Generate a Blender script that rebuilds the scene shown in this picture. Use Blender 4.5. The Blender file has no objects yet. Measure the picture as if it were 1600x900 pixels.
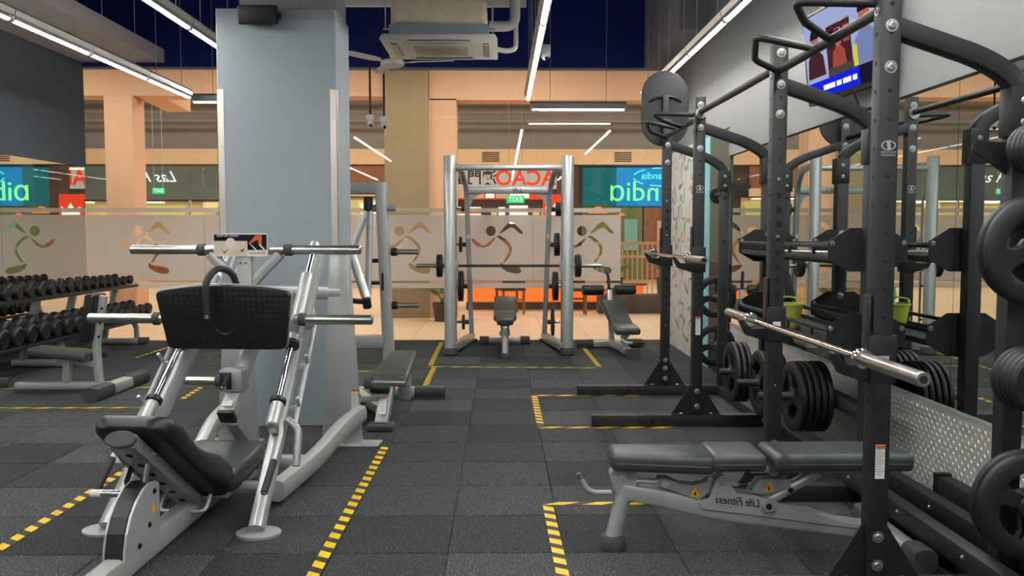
import bpy, bmesh, math, random
from mathutils import Vector, Matrix, Euler
random.seed(7)
SC = bpy.context.scene
COL = SC.collection
PI = math.pi
R = math.radians

# ------------------------------------------------------------------ camera, world, exposure
FOC = 1350.0
cam_d = bpy.data.cameras.new('camera')
cam_d.sensor_width = 36.0
cam_d.lens = FOC / 1600.0 * 36.0
cam_d.clip_start = 0.05
cam = bpy.data.objects.new('camera', cam_d)
COL.objects.link(cam)
cam.location = (0, 0, 1.41)
cam.rotation_euler = (PI / 2 - math.atan(85 / FOC), 0, -math.atan(17 / FOC))
SC.camera = cam
world = bpy.data.worlds.new('mall_ambient')
SC.world = world
world.use_nodes = True
world.node_tree.nodes['Background'].inputs[0].default_value = (0.9, 0.93, 1.0, 1)
world.node_tree.nodes['Background'].inputs[1].default_value = 0.06
SC.view_settings.view_transform = 'Standard'
SC.view_settings.look = 'None'
SC.view_settings.gamma = 1.0
SC.view_settings.use_curve_mapping = False
SC.view_settings.exposure = 0.0
SC.cycles.sample_clamp_indirect = 6.0
SC.cycles.blur_glossy = 0.6
TUBE_STRENGTH = 136.0
MALL_POWER = 420.0


def area_light(name, loc, sx, sy, power, color, rot=(0, 0, 0)):
    d = bpy.data.lights.new(name, 'AREA')
    d.shape = 'RECTANGLE'
    d.size, d.size_y = sx, sy
    d.energy = power
    d.color = color
    o = bpy.data.objects.new(name, d)
    o.location = loc
    o.rotation_euler = rot
    COL.objects.link(o)
    return o


# daylight-free mall: ceiling lights over the hall, unseen lights added to brighten the facade
WARM = (1.0, 0.86, 0.72)
for i, x in enumerate((-7.5, -3.6, 0.2, 4.0)):
    area_light('facade_fill_light', (x, 12.75, 4.45), 2.6, 0.5, MALL_POWER * 0.30, WARM)
area_light('glazed_shop_fill', (-10.8, 26.0, 2.38), 9.0, 0.5, MALL_POWER * 0.3, (1.0, 0.9, 0.6))  # unseen area light added to brighten the glazed shop's interior
area_light('warm_shop_fill', (-4.2, 25.8, 2.45), 2.2, 0.4, MALL_POWER * 0.1, (1.0, 0.88, 0.6))  # extra unseen light added inside the warm shop
for x in (-10, -3.5, 3.0, 9.0):
    area_light('hall_ceiling_light', (x, 19.8, 6.3), 4.0, 3.0, MALL_POWER * 1.0, WARM)

# ------------------------------------------------------------------ helpers


def lin(h):
    h = h.lstrip('#')
    out = []
    for i in (0, 2, 4):
        c = int(h[i:i + 2], 16) / 255
        out.append(c / 12.92 if c <= 0.04045 else ((c + 0.055) / 1.055) ** 2.4)
    return (*out, 1.0)


MATS = {}


def mat(name, hexc, rough=0.5, metal=0.0, var=0.06, scale=8.0, bump=0.0, bscale=120.0, emit=0.0, emitc=None, coat=0.0, spec=0.5, rvar=0.0):
    m = bpy.data.materials.new(name)
    m.use_nodes = True
    nt = m.node_tree
    b = nt.nodes['Principled BSDF']
    c = lin(hexc)
    b.inputs['Roughness'].default_value = rough
    b.inputs['Metallic'].default_value = metal
    b.inputs['Specular IOR Level'].default_value = spec
    b.inputs['Coat Weight'].default_value = coat
    tc = nt.nodes.new('ShaderNodeTexCoord')
    if var > 0:
        nz = nt.nodes.new('ShaderNodeTexNoise')
        nz.inputs['Scale'].default_value = scale
        nz.inputs['Detail'].default_value = 4
        nt.links.new(tc.outputs['Object'], nz.inputs['Vector'])
        rp = nt.nodes.new('ShaderNodeValToRGB')
        rp.color_ramp.elements[0].position = 0.3
        rp.color_ramp.elements[1].position = 0.7
        rp.color_ramp.elements[0].color = (*[x * (1 - var) for x in c[:3]], 1)
        rp.color_ramp.elements[1].color = (*[min(1, x * (1 + var)) for x in c[:3]], 1)
        nt.links.new(nz.outputs['Fac'], rp.inputs['Fac'])
        nt.links.new(rp.outputs['Color'], b.inputs['Base Color'])
        if rvar > 0:
            mr = nt.nodes.new('ShaderNodeMapRange')
            mr.inputs['To Min'].default_value = max(0.02, rough - rvar)
            mr.inputs['To Max'].default_value = rough + rvar
            nt.links.new(nz.outputs['Fac'], mr.inputs['Value'])
            nt.links.new(mr.outputs['Result'], b.inputs['Roughness'])
    else:
        b.inputs['Base Color'].default_value = c
    if bump > 0:
        n2 = nt.nodes.new('ShaderNodeTexNoise')
        n2.inputs['Scale'].default_value = bscale
        n2.inputs['Detail'].default_value = 3
        nt.links.new(tc.outputs['Object'], n2.inputs['Vector'])
        bp = nt.nodes.new('ShaderNodeBump')
        bp.inputs['Strength'].default_value = bump
        bp.inputs['Distance'].default_value = 0.004
        nt.links.new(n2.outputs['Fac'], bp.inputs['Height'])
        nt.links.new(bp.outputs['Normal'], b.inputs['Normal'])
    if emit > 0:
        b.inputs['Emission Color'].default_value = lin(emitc or hexc)
        b.inputs['Emission Strength'].default_value = emit
    MATS[name] = m
    return m


def glass_mat(name, tint, base_refl=0.05):
    m = bpy.data.materials.new(name)
    m.use_nodes = True
    nt = m.node_tree
    nt.nodes.clear()
    out = nt.nodes.new('ShaderNodeOutputMaterial')
    tr = nt.nodes.new('ShaderNodeBsdfTransparent')
    tr.inputs['Color'].default_value = tint
    gl = nt.nodes.new('ShaderNodeBsdfGlossy')
    gl.inputs['Roughness'].default_value = 0.0
    fr = nt.nodes.new('ShaderNodeFresnel')
    fr.inputs['IOR'].default_value = 1.5
    ad = nt.nodes.new('ShaderNodeMath')
    ad.operation = 'ADD'
    ad.inputs[1].default_value = base_refl
    mx = nt.nodes.new('ShaderNodeMixShader')
    nt.links.new(fr.outputs[0], ad.inputs[0])
    nt.links.new(ad.outputs[0], mx.inputs[0])
    nt.links.new(tr.outputs[0], mx.inputs[1])
    nt.links.new(gl.outputs[0], mx.inputs[2])
    nt.links.new(mx.outputs[0], out.inputs[0])
    MATS[name] = m
    return m


def film_mat(name, hexc, clear=0.12):
    m = bpy.data.materials.new(name)
    m.use_nodes = True
    nt = m.node_tree
    nt.nodes.clear()
    out = nt.nodes.new('ShaderNodeOutputMaterial')
    tc = nt.nodes.new('ShaderNodeTexCoord')
    nz = nt.nodes.new('ShaderNodeTexNoise')
    nz.inputs['Scale'].default_value = 1.3
    nt.links.new(tc.outputs['Object'], nz.inputs['Vector'])
    rp = nt.nodes.new('ShaderNodeValToRGB')
    c = lin(hexc)
    rp.color_ramp.elements[0].color = (*[x * 0.95 for x in c[:3]], 1)
    rp.color_ramp.elements[1].color = c
    nt.links.new(nz.outputs['Fac'], rp.inputs['Fac'])
    tl = nt.nodes.new('ShaderNodeBsdfTranslucent')
    df = nt.nodes.new('ShaderNodeBsdfDiffuse')
    tr = nt.nodes.new('ShaderNodeBsdfTransparent')
    nt.links.new(rp.outputs[0], tl.inputs[0])
    nt.links.new(rp.outputs[0], df.inputs[0])
    m1 = nt.nodes.new('ShaderNodeMixShader')
    m1.inputs[0].default_value = 0.5
    nt.links.new(tl.outputs[0], m1.inputs[1])
    nt.links.new(df.outputs[0], m1.inputs[2])
    m2 = nt.nodes.new('ShaderNodeMixShader')
    m2.inputs[0].default_value = clear
    nt.links.new(m1.outputs[0], m2.inputs[1])
    nt.links.new(tr.outputs[0], m2.inputs[2])
    nt.links.new(m2.outputs[0], out.inputs[0])
    MATS[name] = m
    return m


def emis(name, hexc, strength):
    m = bpy.data.materials.new(name)
    m.use_nodes = True
    nt = m.node_tree
    nt.nodes.clear()
    out = nt.nodes.new('ShaderNodeOutputMaterial')
    e = nt.nodes.new('ShaderNodeEmission')
    e.inputs[0].default_value = lin(hexc)
    e.inputs[1].default_value = strength
    nt.links.new(e.outputs[0], out.inputs[0])
    MATS[name] = m
    return m


class B:
    """collects solid shapes in one bmesh"""

    def __init__(s):
        s.bm = bmesh.new()

    def _bev(s, verts, bevel, seg):
        if bevel > 0:
            vs = set(verts)
            s.bm.normal_update()
            ed = [e for e in s.bm.edges if e.verts[0] in vs and e.verts[1] in vs and len(e.link_faces) == 2
                  and e.calc_face_angle(0) > 0.45]
            bmesh.ops.bevel(s.bm, geom=ed, offset=bevel, segments=seg, profile=0.5, affect='EDGES', clamp_overlap=True)

    def hexa(s, p, bevel=0, seg=2):
        """8 points: bottom ring 0-3, top ring 4-7"""
        v = [s.bm.verts.new(q) for q in p]
        for f in ((3, 2, 1, 0), (4, 5, 6, 7), (0, 1, 5, 4), (1, 2, 6, 5), (2, 3, 7, 6), (3, 0, 4, 7)):
            s.bm.faces.new([v[i] for i in f])
        s._bev(v, bevel, seg)
        return s

    def box(s, x0, x1, y0, y1, z0, z1, bevel=0, seg=2, M=None):
        p = [(x0, y0, z0), (x1, y0, z0), (x1, y1, z0), (x0, y1, z0), (x0, y0, z1), (x1, y0, z1), (x1, y1, z1), (x0, y1, z1)]
        if M is not None:
            p = [M @ Vector(q) for q in p]
        return s.hexa(p, bevel, seg)

    def beam(s, p, q, w, h, bevel=0.004, seg=2, up=(0, 0, 1)):
        """rectangular bar from p to q; w across, h along the up side"""
        p, q = Vector(p), Vector(q)
        d = (q - p).normalized()
        u = Vector(up)
        if abs(d.dot(u)) > 0.98:
            u = Vector((0, 1, 0))
        r = d.cross(u).normalized()
        u = r.cross(d).normalized()
        pts = []
        for c in (p, q):
            for a, b in ((-1, -1), (1, -1), (1, 1), (-1, 1)):
                pts.append(c + r * (a * w / 2) + u * (b * h / 2))
        return s.hexa(pts, bevel, seg)

    def sweep(s, pts, prof, closed_prof=True, up=(0, 0, 1), cap=True, scales=None, fixed=None):
        """sweep a 2D profile (list of (a,b)) along pts; a across, b up"""
        pts = [Vector(p) for p in pts]
        n = len(pts)
        rings = []
        u = Vector(up)
        prev_r = None
        for i in range(n):
            if i == 0:
                d = pts[1] - pts[0]
            elif i == n - 1:
                d = pts[-1] - pts[-2]
            else:
                d = (pts[i + 1] - pts[i]).normalized() + (pts[i] - pts[i - 1]).normalized()
            d.normalize()
            if fixed is not None:
                r = Vector(fixed)
            elif prev_r is None:
                uu = u if abs(d.dot(u)) < 0.98 else Vector((0, 1, 0))
                r = d.cross(uu).normalized()
            else:
                r = (prev_r - d * prev_r.dot(d)).normalized()
            prev_r = r
            w = r.cross(d).normalized()
            k = 1.0
            if 0 < i < n - 1:
                c = (pts[i + 1] - pts[i]).normalized().dot(d)
                k = 1 / max(c, 0.5)
            sa, sb = (1, 1) if scales is None else scales[i]
            rings.append([s.bm.verts.new(pts[i] + r * (a * sa) * (k if fixed is None else 1) + w * (b * sb) * (k if fixed is not None else 1)) for a, b in prof])
        m = len(prof)
        for i in range(n - 1):
            for j in range(m):
                s.bm.faces.new((rings[i][j], rings[i][(j + 1) % m], rings[i + 1][(j + 1) % m], rings[i + 1][j]))
        if cap:
            s.bm.faces.new(rings[0][::-1])
            s.bm.faces.new(rings[-1])
        return s

    def tube(s, pts, r, n=12, cap=True):
        return s.sweep(pts, [(r * math.cos(2 * PI * k / n), r * math.sin(2 * PI * k / n)) for k in range(n)], cap=cap)

    def rtube(s, pts, w, h, rad=0.012, **kw):
        return s.sweep(pts, rrect(w, h, rad, 2), **kw)

    def lathe(s, prof, n=24, M=None):
        """profile (r,z) revolved about local z, M places it; closed by its ends on the axis or as a ring"""
        M = M or Matrix.Identity(4)
        rings = []
        for r, z in prof:
            if r < 1e-6:
                rings.append([s.bm.verts.new(M @ Vector((0, 0, z)))])
            else:
                rings.append([s.bm.verts.new(M @ Vector((r * math.cos(2 * PI * k / n), r * math.sin(2 * PI * k / n), z))) for k in range(n)])
        for a, b in zip(rings, rings[1:]):
            for k in range(n):
                k2 = (k + 1) % n
                if len(a) == 1 and len(b) == 1:
                    continue
                if len(a) == 1:
                    s.bm.faces.new((a[0], b[k2], b[k]))
                elif len(b) == 1:
                    s.bm.faces.new((a[k], a[k2], b[0]))
                else:
                    s.bm.faces.new((a[k], a[k2], b[k2], b[k]))
        return s

    def cyl(s, p, q, r, n=16, bev=0.0):
        p, q = Vector(p), Vector(q)
        L = (q - p).length
        if bev > 0:
            pr = [(0, 0), (r - bev, 0), (r, bev), (r, L - bev), (r - bev, L), (0, L)]
        else:
            pr = [(0, 0), (r, 0), (r, L), (0, L)]
        return s.lathe(pr, n, axis_M(p, q))

    def prism(s, poly, t, M=None, bevel=0, seg=1):
        """2D polygon (u,v) extruded by t along local z, centred; M places it"""
        M = M or Matrix.Identity(4)
        a = [s.bm.verts.new(M @ Vector((x, y, -t / 2))) for x, y in poly]
        b = [s.bm.verts.new(M @ Vector((x, y, t / 2))) for x, y in poly]
        n = len(poly)
        s.bm.faces.new(a[::-1])
        s.bm.faces.new(b)
        for i in range(n):
            s.bm.faces.new((a[i], a[(i + 1) % n], b[(i + 1) % n], b[i]))
        s._bev(a + b, bevel, seg)
        return s

    def mesh(s, name='part', smooth=True, ang=38):
        bmesh.ops.recalc_face_normals(s.bm, faces=s.bm.faces[:])
        me = bpy.data.meshes.new(name)
        s.bm.to_mesh(me)
        s.bm.free()
        if smooth:
            me.polygons.foreach_set('use_smooth', [True] * len(me.polygons))
            me.set_sharp_from_angle(angle=R(ang))
        return me

    def build(s, name, m, parent=None, **kw):
        return link(name, s.mesh(name, **kw), m, parent)


def link(name, me, m, parent=None):
    o = bpy.data.objects.new(name, me)
    if m is not None and len(me.materials) == 0:
        me.materials.append(MATS[m] if isinstance(m, str) else m)
    COL.objects.link(o)
    if parent is not None:
        o.parent = parent
    return o


def axis_M(p, q):
    p, q = Vector(p), Vector(q)
    d = (q - p).normalized()
    return Matrix.Translation(p) @ d.to_track_quat('Z', 'Y').to_matrix().to_4x4()


def rrect(w, h, rad, seg=3):
    pts = []
    rad = min(rad, w / 2 - 1e-4, h / 2 - 1e-4)
    for cx, cy, a0 in ((w / 2 - rad, h / 2 - rad, 0), (-w / 2 + rad, h / 2 - rad, 90), (-w / 2 + rad, -h / 2 + rad, 180), (w / 2 - rad, -h / 2 + rad, 270)):
        for k in range(seg + 1):
            a = R(a0 + 90 * k / seg)
            pts.append((cx + rad * math.cos(a), cy + rad * math.sin(a)))
    return pts


def fillet(pts, r, n=5):
    """round the inner corners of a polyline"""
    pts = [Vector(p) for p in pts]
    out = [pts[0]]
    for i in range(1, len(pts) - 1):
        a, b, c = pts[i - 1], pts[i], pts[i + 1]
        d1, d2 = (a - b), (c - b)
        k = min(r, d1.length * 0.48, d2.length * 0.48)
        p, q = b + d1.normalized() * k, b + d2.normalized() * k
        for j in range(n + 1):
            t = j / n
            out.append(p * (1 - t) ** 2 + b * 2 * t * (1 - t) + q * t ** 2)
    out.append(pts[-1])
    return out


XZ = Matrix(((1, 0, 0, 0), (0, 0, -1, 0), (0, 1, 0, 0), (0, 0, 0, 1)))   # (u,v) -> (x,z), local z -> -y (towards the camera)
YZ = Matrix(((0, 0, 1, 0), (1, 0, 0, 0), (0, 1, 0, 0), (0, 0, 0, 1)))    # (u,v) -> (y,z), local z -> +x
TR = Matrix.Translation


def tag(o, label=None, cat=None, group=None, kind=None):
    if label:
        o['label'] = label
    if cat:
        o['category'] = cat
    if group:
        o['group'] = group
    if kind:
        o['kind'] = kind
    return o


def thing(name, label, cat, loc=(0, 0, 0), rotz=0, group=None):
    o = bpy.data.objects.new(name, None)
    o.empty_display_size = 0.1
    COL.objects.link(o)
    o.location = loc
    o.rotation_euler = (0, 0, rotz)
    return tag(o, label, cat, group)


def struct(name, b, m, parent=None, smooth=False):
    o = b.build(name, m, parent, smooth=smooth)
    if parent is None:
        o['kind'] = 'structure'
    return o


def copy_tree(o, parent=None):
    c = o.copy()
    COL.objects.link(c)
    if parent is not None:
        c.parent = parent
    for ch in list(o.children):
        copy_tree(ch, c)
    return c


def text_mesh(body, size, extrude=0.0008, mirror=True, align='CENTER', shear=0.0, sx=1.0, bold=0.0):
    c = bpy.data.curves.new('lettering', 'FONT')
    c.body = body
    c.size = size
    c.extrude = extrude
    c.align_x = align
    c.align_y = 'CENTER'
    c.shear = shear
    c.offset = bold
    c.resolution_u = 3
    o = bpy.data.objects.new('lettering', c)
    me = bpy.data.meshes.new_from_object(o)
    bpy.data.objects.remove(o)
    bpy.data.curves.remove(c)
    f = -1 if mirror else 1
    for v in me.vertices:
        v.co.x *= f * sx
    if mirror:
        me.flip_normals()
    return me


def text_part(name, body, size, m, parent, loc, rot=(PI / 2, 0, 0), **kw):
    me = text_mesh(body, size, **kw)
    o = link(name, me, m, parent)
    o.location = loc
    o.rotation_euler = rot
    return o


ORD = ['first', 'second', 'third', 'fourth', 'fifth', 'sixth', 'seventh', 'eighth', 'ninth', 'tenth', 'eleventh', 'twelfth',
       'thirteenth', 'fourteenth', 'fifteenth', 'sixteenth', 'seventeenth', 'eighteenth', 'nineteenth', 'twentieth']

# ------------------------------------------------------------------ materials


def rubber_floor():
    m = mat('rubber_tile', '#4a4d4c', 0.85, 0, 0.0, spec=0.25)
    nt = m.node_tree
    b = nt.nodes['Principled BSDF']
    tc = nt.nodes.new('ShaderNodeTexCoord')
    sp = nt.nodes.new('ShaderNodeTexNoise')
    sp.inputs['Scale'].default_value = 150
    sp.inputs['Detail'].default_value = 2
    nt.links.new(tc.outputs['Object'], sp.inputs['Vector'])
    big = nt.nodes.new('ShaderNodeTexNoise')
    big.inputs['Scale'].default_value = 5
    nt.links.new(tc.outputs['Object'], big.inputs['Vector'])
    oi = nt.nodes.new('ShaderNodeObjectInfo')
    r1 = nt.nodes.new('ShaderNodeValToRGB')
    e = r1.color_ramp.elements
    e[0].position, e[0].color = 0.35, lin('#2b2f2e')
    e[1].position, e[1].color = 0.63, lin('#3d4241')
    x = r1.color_ramp.elements.new(0.7)
    x.color = lin('#a9aeac')
    nt.links.new(sp.outputs['Fac'], r1.inputs['Fac'])
    mr = nt.nodes.new('ShaderNodeMapRange')
    mr.inputs['To Min'].default_value = 0.5
    mr.inputs['To Max'].default_value = 1.18
    nt.links.new(oi.outputs['Random'], mr.inputs['Value'])
    m2 = nt.nodes.new('ShaderNodeMapRange')
    m2.inputs['To Min'].default_value = 0.8
    m2.inputs['To Max'].default_value = 1.2
    nt.links.new(big.outputs['Fac'], m2.inputs['Value'])
    mu = nt.nodes.new('ShaderNodeMath')
    mu.operation = 'MULTIPLY'
    nt.links.new(mr.outputs[0], mu.inputs[0])
    nt.links.new(m2.outputs[0], mu.inputs[1])
    vm = nt.nodes.new('ShaderNodeVectorMath')
    vm.operation = 'SCALE'
    nt.links.new(r1.outputs[0], vm.inputs[0])
    nt.links.new(mu.outputs[0], vm.inputs['Scale'])
    nt.links.new(vm.outputs[0], b.inputs['Base Color'])
    bp = nt.nodes.new('ShaderNodeBump')
    bp.inputs['Strength'].default_value = 0.35
    bp.inputs['Distance'].default_value = 0.003
    nt.links.new(sp.outputs['Fac'], bp.inputs['Height'])
    nt.links.new(bp.outputs['Normal'], b.inputs['Normal'])


rubber_floor()
mat('rubber_base', '#1c1f1f', 0.9)
mat('silver', '#b3b7b5', 0.36, 0.42, 0.04, 14, 0.05, 300)
mat('silver_dark', '#9ca1a0', 0.38, 0.42, 0.05, 14)
mat('chrome', '#d8dad8', 0.14, 1.0, 0.03, 20)
mat('steel_brushed', '#b9b7b1', 0.28, 1.0, 0.06, 30)
mat('bolt_zinc', '#a6a9a5', 0.36, 0.9, 0.05, 40)
mat('rack_black', '#202424', 0.5, 0.1, 0.07, 10, 0.12, 500)
mat('rack_dark', '#181b1b', 0.5, 0.1, 0.06, 10)
mat('hole_dark', '#050606', 0.8)
mat('plate_rubber', '#141616', 0.48, 0, 0.12, 25, 0.15, 260)
mat('dumbbell_rubber', '#0c0d0d', 0.5, 0, 0.12, 30, 0.1, 200)
mat('vinyl_pad', '#3a413e', 0.38, 0, 0.08, 12, 0.08, 420)
mat('vinyl_black', '#141617', 0.4, 0, 0.08, 12, 0.08, 420)
mat('grip_black', '#1a1b1c', 0.6, 0, 0.08, 40, 0.15, 300)
mat('plastic_black', '#151617', 0.42, 0, 0.06, 20)
mat('foot_rubber', '#3b3d3c', 0.7, 0, 0.08, 20)
mat('column_paint', '#8f999f', 0.62, 0, 0.03, 1.5, 0.04, 60)
mat('wall_blue_grey', '#545f68', 0.7, 0, 0.05, 0.8, 0.03, 60)
mat('wall_grey', '#757575', 0.62, 0, 0.03, 0.8, 0.03, 60)
mat('soffit_grey', '#d4caca', 0.75, 0, 0.03, 0.8)
mat('beam_grey', '#8b8a89', 0.75, 0, 0.04, 0.8)
mat('navy', '#142a78', 0.8, 0, 0.06, 0.7)
mat('back_paint', '#c4c4c2', 0.75)
mat('mirror', '#dfe6e2', 0.0, 1.0, 0)
mat('mirror_edge', '#9fb5ac', 0.2, 0.3)
mat('tread_plate', '#b4b4ae', 0.4, 0.25, 0.06, 6)
mat('tread_lug', '#d6d6d0', 0.35, 0.3)
mat('guard_steel', '#cfc9bf', 0.3, 0.6, 0.04, 10)
glass_mat('shop_glass', (0.93, 0.96, 0.94, 1), 0.02)
film_mat('frosted_film', '#f5ebe2', 0.07)
mat('teal_paint', '#7fb3b6', 0.6, 0, 0.03)
mat('olive_panel', '#3c4a3c', 0.35, 0, 0.05)
mat('poster_white', '#cfd0cb', 0.55, 0, 0.05, 3)
mat('print_green', '#8f9a55', 0.6)
mat('print_orange', '#c78f6c', 0.6)
mat('print_pink', '#c9a4a0', 0.6)
mat('print_brown', '#8d7f74', 0.6)
mat('tape_black', '#26241c', 0.6, 0, 0.15, 20)
mat('tape_yellow', '#dcb40c', 0.5, 0, 0.14, 18)
mat('lamp_housing', '#b8bab4', 0.4, 0.5, 0.03)
emis('lamp_tube', '#fdfbf6', TUBE_STRENGTH)
_nt = MATS['lamp_tube'].node_tree          # LED tube: the diodes face down, the sides of the diffuser are dimmer
_g = _nt.nodes.new('ShaderNodeNewGeometry')
_s = _nt.nodes.new('ShaderNodeSeparateXYZ')
_m = _nt.nodes.new('ShaderNodeMapRange')
_m.inputs['From Min'].default_value = -0.3
_m.inputs['From Max'].default_value = -1.0
_m.inputs['To Min'].default_value = 3.0
_m.inputs['To Max'].default_value = TUBE_STRENGTH
_nt.links.new(_g.outputs['Normal'], _s.inputs[0])
_nt.links.new(_s.outputs['Z'], _m.inputs['Value'])
_nt.links.new(_m.outputs[0], _nt.nodes['Emission'].inputs[1])
mat('wire_grey', '#b4b6b6', 0.5, 0.3)
mat('white_plastic', '#d9d6ce', 0.5, 0, 0.04, 6)
mat('ac_insulation', '#c9bea6', 0.8, 0, 0.08, 8, 0.2, 30)
mat('ac_steel', '#8f9aa8', 0.5, 0.3)
mat('vent_dark', '#4c463f', 0.8)
mat('maroon_rod', '#3a1420', 0.5)
mat('decal_white', '#d9d9d4', 0.5)
mat('decal_red', '#c2542f', 0.5)
mat('decal_grey', '#a6a7a4', 0.5)
mat('decal_black', '#141516', 0.5)
mat('warn_orange', '#e0a02c', 0.5)
mat('basket_lime', '#c5cf55', 0.45)
mat('bottle_green', '#3fcf62', 0.3)
mat('peach_wall', '#d9ae90', 0.75, 0, 0.05, 0.6)
mat('peach_dark', '#b5805f', 0.75, 0, 0.05, 0.6)
mat('olive_column', '#9a8868', 0.75, 0, 0.04, 1)
mat('mall_grey', '#8f8b88', 0.8, 0, 0.05, 0.6)
mat('mall_tile', '#d6b79c', 0.35, 0, 0.05, 2)
mat('mall_grout', '#9a7f6b', 0.8)
mat('band_cream', '#e3c49f', 0.7)
mat('shop_dark', '#66726f', 0.25, 0, 0.1, 2)
mat('wood_brown', '#8a5a3c', 0.5, 0, 0.2, 6)
mat('wood_dark', '#4b3226', 0.5, 0, 0.2, 6)
mat('planter_dark', '#4a3c36', 0.7)
mat('leaf_green', '#4f6a3a', 0.5, 0, 0.2, 10)
mat('rail_cream', '#cfae84', 0.5)
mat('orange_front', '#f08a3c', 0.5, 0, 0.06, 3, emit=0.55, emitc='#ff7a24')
emis('shop_yellow', '#f2d878', 0.9)
emis('shop_white', '#fff2d8', 1.6)
emis('shop_red', '#f0401e', 1.4)
emis('shop_pink', '#f4b7a0', 0.9)
emis('shop_blue', '#5a46d8', 0.9)
emis('sign_board', '#dcc6ba', 0.9)
emis('exit_green', '#22c878', 1.5)
emis('teal_sign', '#35a6a8', 0.42)
emis('teal_glow', '#1a9be0', 0.95)
emis('neon_green', '#7cff7a', 2.2)
emis('neon_cyan', '#58e8e0', 1.8)
emis('script_white', '#f4f4ee', 1.6)
mat('shop_teal_wall', '#6c7a4a', 0.6)
mat('screen_black', '#0b0c10', 0.15)
emis('tv_sky', '#aab6e4', 0.85)
emis('tv_blue', '#1424d8', 1.1)
emis('tv_white', '#e8ecff', 1.3)
emis('tv_red', '#b05048', 0.8)
emis('tv_dark', '#2c2440', 0.5)
emis('tv_skin', '#c8705c', 0.8)
emis('tv_yellow', '#d9d04a', 0.9)
emis('tv_blouse', '#7f93c0', 0.8)
emis('tv_maroon', '#5a3038', 0.6)
# ================================================================== THE ROOM
XL, XR, YG, YB, ZC = -5.44, 2.2, 11.43, -3.0, 4.7
floor = struct('floor', B().box(XL - 0.2, XR + 0.2, YB, YG, -0.2, -0.012), 'rubber_base')
TS = 0.5105
tile_me = B().box(-TS / 2 + 0.0012, TS / 2 - 0.0012, -TS / 2 + 0.0012, TS / 2 - 0.0012, -0.012, 0.0, bevel=0.004, seg=1).mesh('rubber_tile', smooth=False)
row = 0
y = 3.745 - 2 * TS
while y < YG - 0.05:
    x = -0.236 - 11 * TS
    while x < XR - 0.02:
        t = link('rubber_tile', tile_me, 'rubber_tile', floor)
        t.location = (x + TS / 2, y + TS / 2, random.uniform(-0.0012, 0))
        t.rotation_euler = (0, 0, random.choice((0, PI / 2, PI)))
        # tiles cut to fit against the walls
        if x + TS > XR + 0.02:
            t.scale.x = (XR - x) / TS
            t.location.x = (x + XR) / 2
        if x < XL:
            t.scale.x = (x + TS - XL) / TS
            t.location.x = (XL + x + TS) / 2
        if t.scale.x != 1:
            t.rotation_euler = (0, 0, 0)
        x += TS
    y += TS
sl = B().box(XL, XR, YB, 3.745 - 2 * TS, -0.012, 0).build('rubber_tile_field', 'rubber_tile', floor, smooth=False)
sl['kind'] = 'stuff'

struct('ceiling', B().box(XL - 0.2, XR + 0.2, YB, YG + 0.3, ZC, ZC + 0.2), 'navy')
# mirror wall (right side)
wr = struct('wall_right', B().box(XR + 0.012, XR + 0.3, YB, YG, 0, ZC), 'wall_grey')
B().box(XR - 0.03, XR + 0.012, YB, 8.25, 2.15, ZC).build('upper_panel', 'wall_grey', wr, smooth=False)
B().box(XR - 0.03, XR + 0.012, 8.25, YG, 2.42, ZC).build('upper_panel', 'wall_grey', wr, smooth=False)
plate_low = B().box(XR, XR + 0.012, YB, 8.25, 0.0, 0.545).build('tread_plate_sheet', 'tread_plate', wr, smooth=False)
lug = B()
ly = 2.2
k = 0
while ly < 8.2:
    lz = 0.02
    j = 0
    while lz < 0.53:
        a = 0.9 if (k + j) % 2 else -0.9
        M = TR((XR - 0.0008, ly, lz)) @ Matrix.Rotation(a, 4, 'X')
        u, w = 0.013, 0.0035
        v = [lug.bm.verts.new(M @ Vector(q)) for q in ((0.001, -u, 0), (0.001, 0, w), (0.001, u, 0), (0.001, 0, -w), (-0.0028, 0, 0))]
        for f in ((0, 1, 4), (1, 2, 4), (2, 3, 4), (3, 0, 4)):
            lug.bm.faces.new([v[i] for i in f])
        lz += 0.027
        j += 1
    ly += 0.027
    k += 1
lg = lug.build('tread_lug_pattern', 'tread_lug', plate_low, smooth=False)
lg['kind'] = 'stuff'
for y0, y1 in ((-2.9, 0.06), (0.06, 2.11), (2.11, 4.16), (4.16, 6.2), (6.2, 8.25)):
    m = struct('window_mirror_panel', B().box(XR - 0.004, XR + 0.012, y0 + 0.002, y1 - 0.002, 0.56, 2.15), 'mirror', wr)
    m.name = 'mirror_panel'
B().box(XR - 0.008, XR + 0.012, YB, 8.25, 0.543, 0.56).build('mirror_edge_trim', 'mirror_edge', wr, smooth=False)
# end of the mirror wall: dark panel, teal strip and printed board up to the glass
B().box(XR - 0.02, XR + 0.012, 8.25, 9.02, 1.12, 2.42).build('olive_panel', 'olive_panel', wr, smooth=False)
B().box(XR - 0.02, XR + 0.012, 8.25, 9.02, 0.0, 1.12).build('black_panel', 'plastic_black', wr, smooth=False)
B().box(XR - 0.03, XR + 0.012, 9.02, 9.5, 0.0, 2.42).build('teal_panel', 'teal_paint', wr, smooth=False)
pb = B().box(XR - 0.035, XR + 0.012, 9.5, YG - 0.02, 0.0, 2.42).build('printed_board', 'poster_white', wr, smooth=False)
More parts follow.
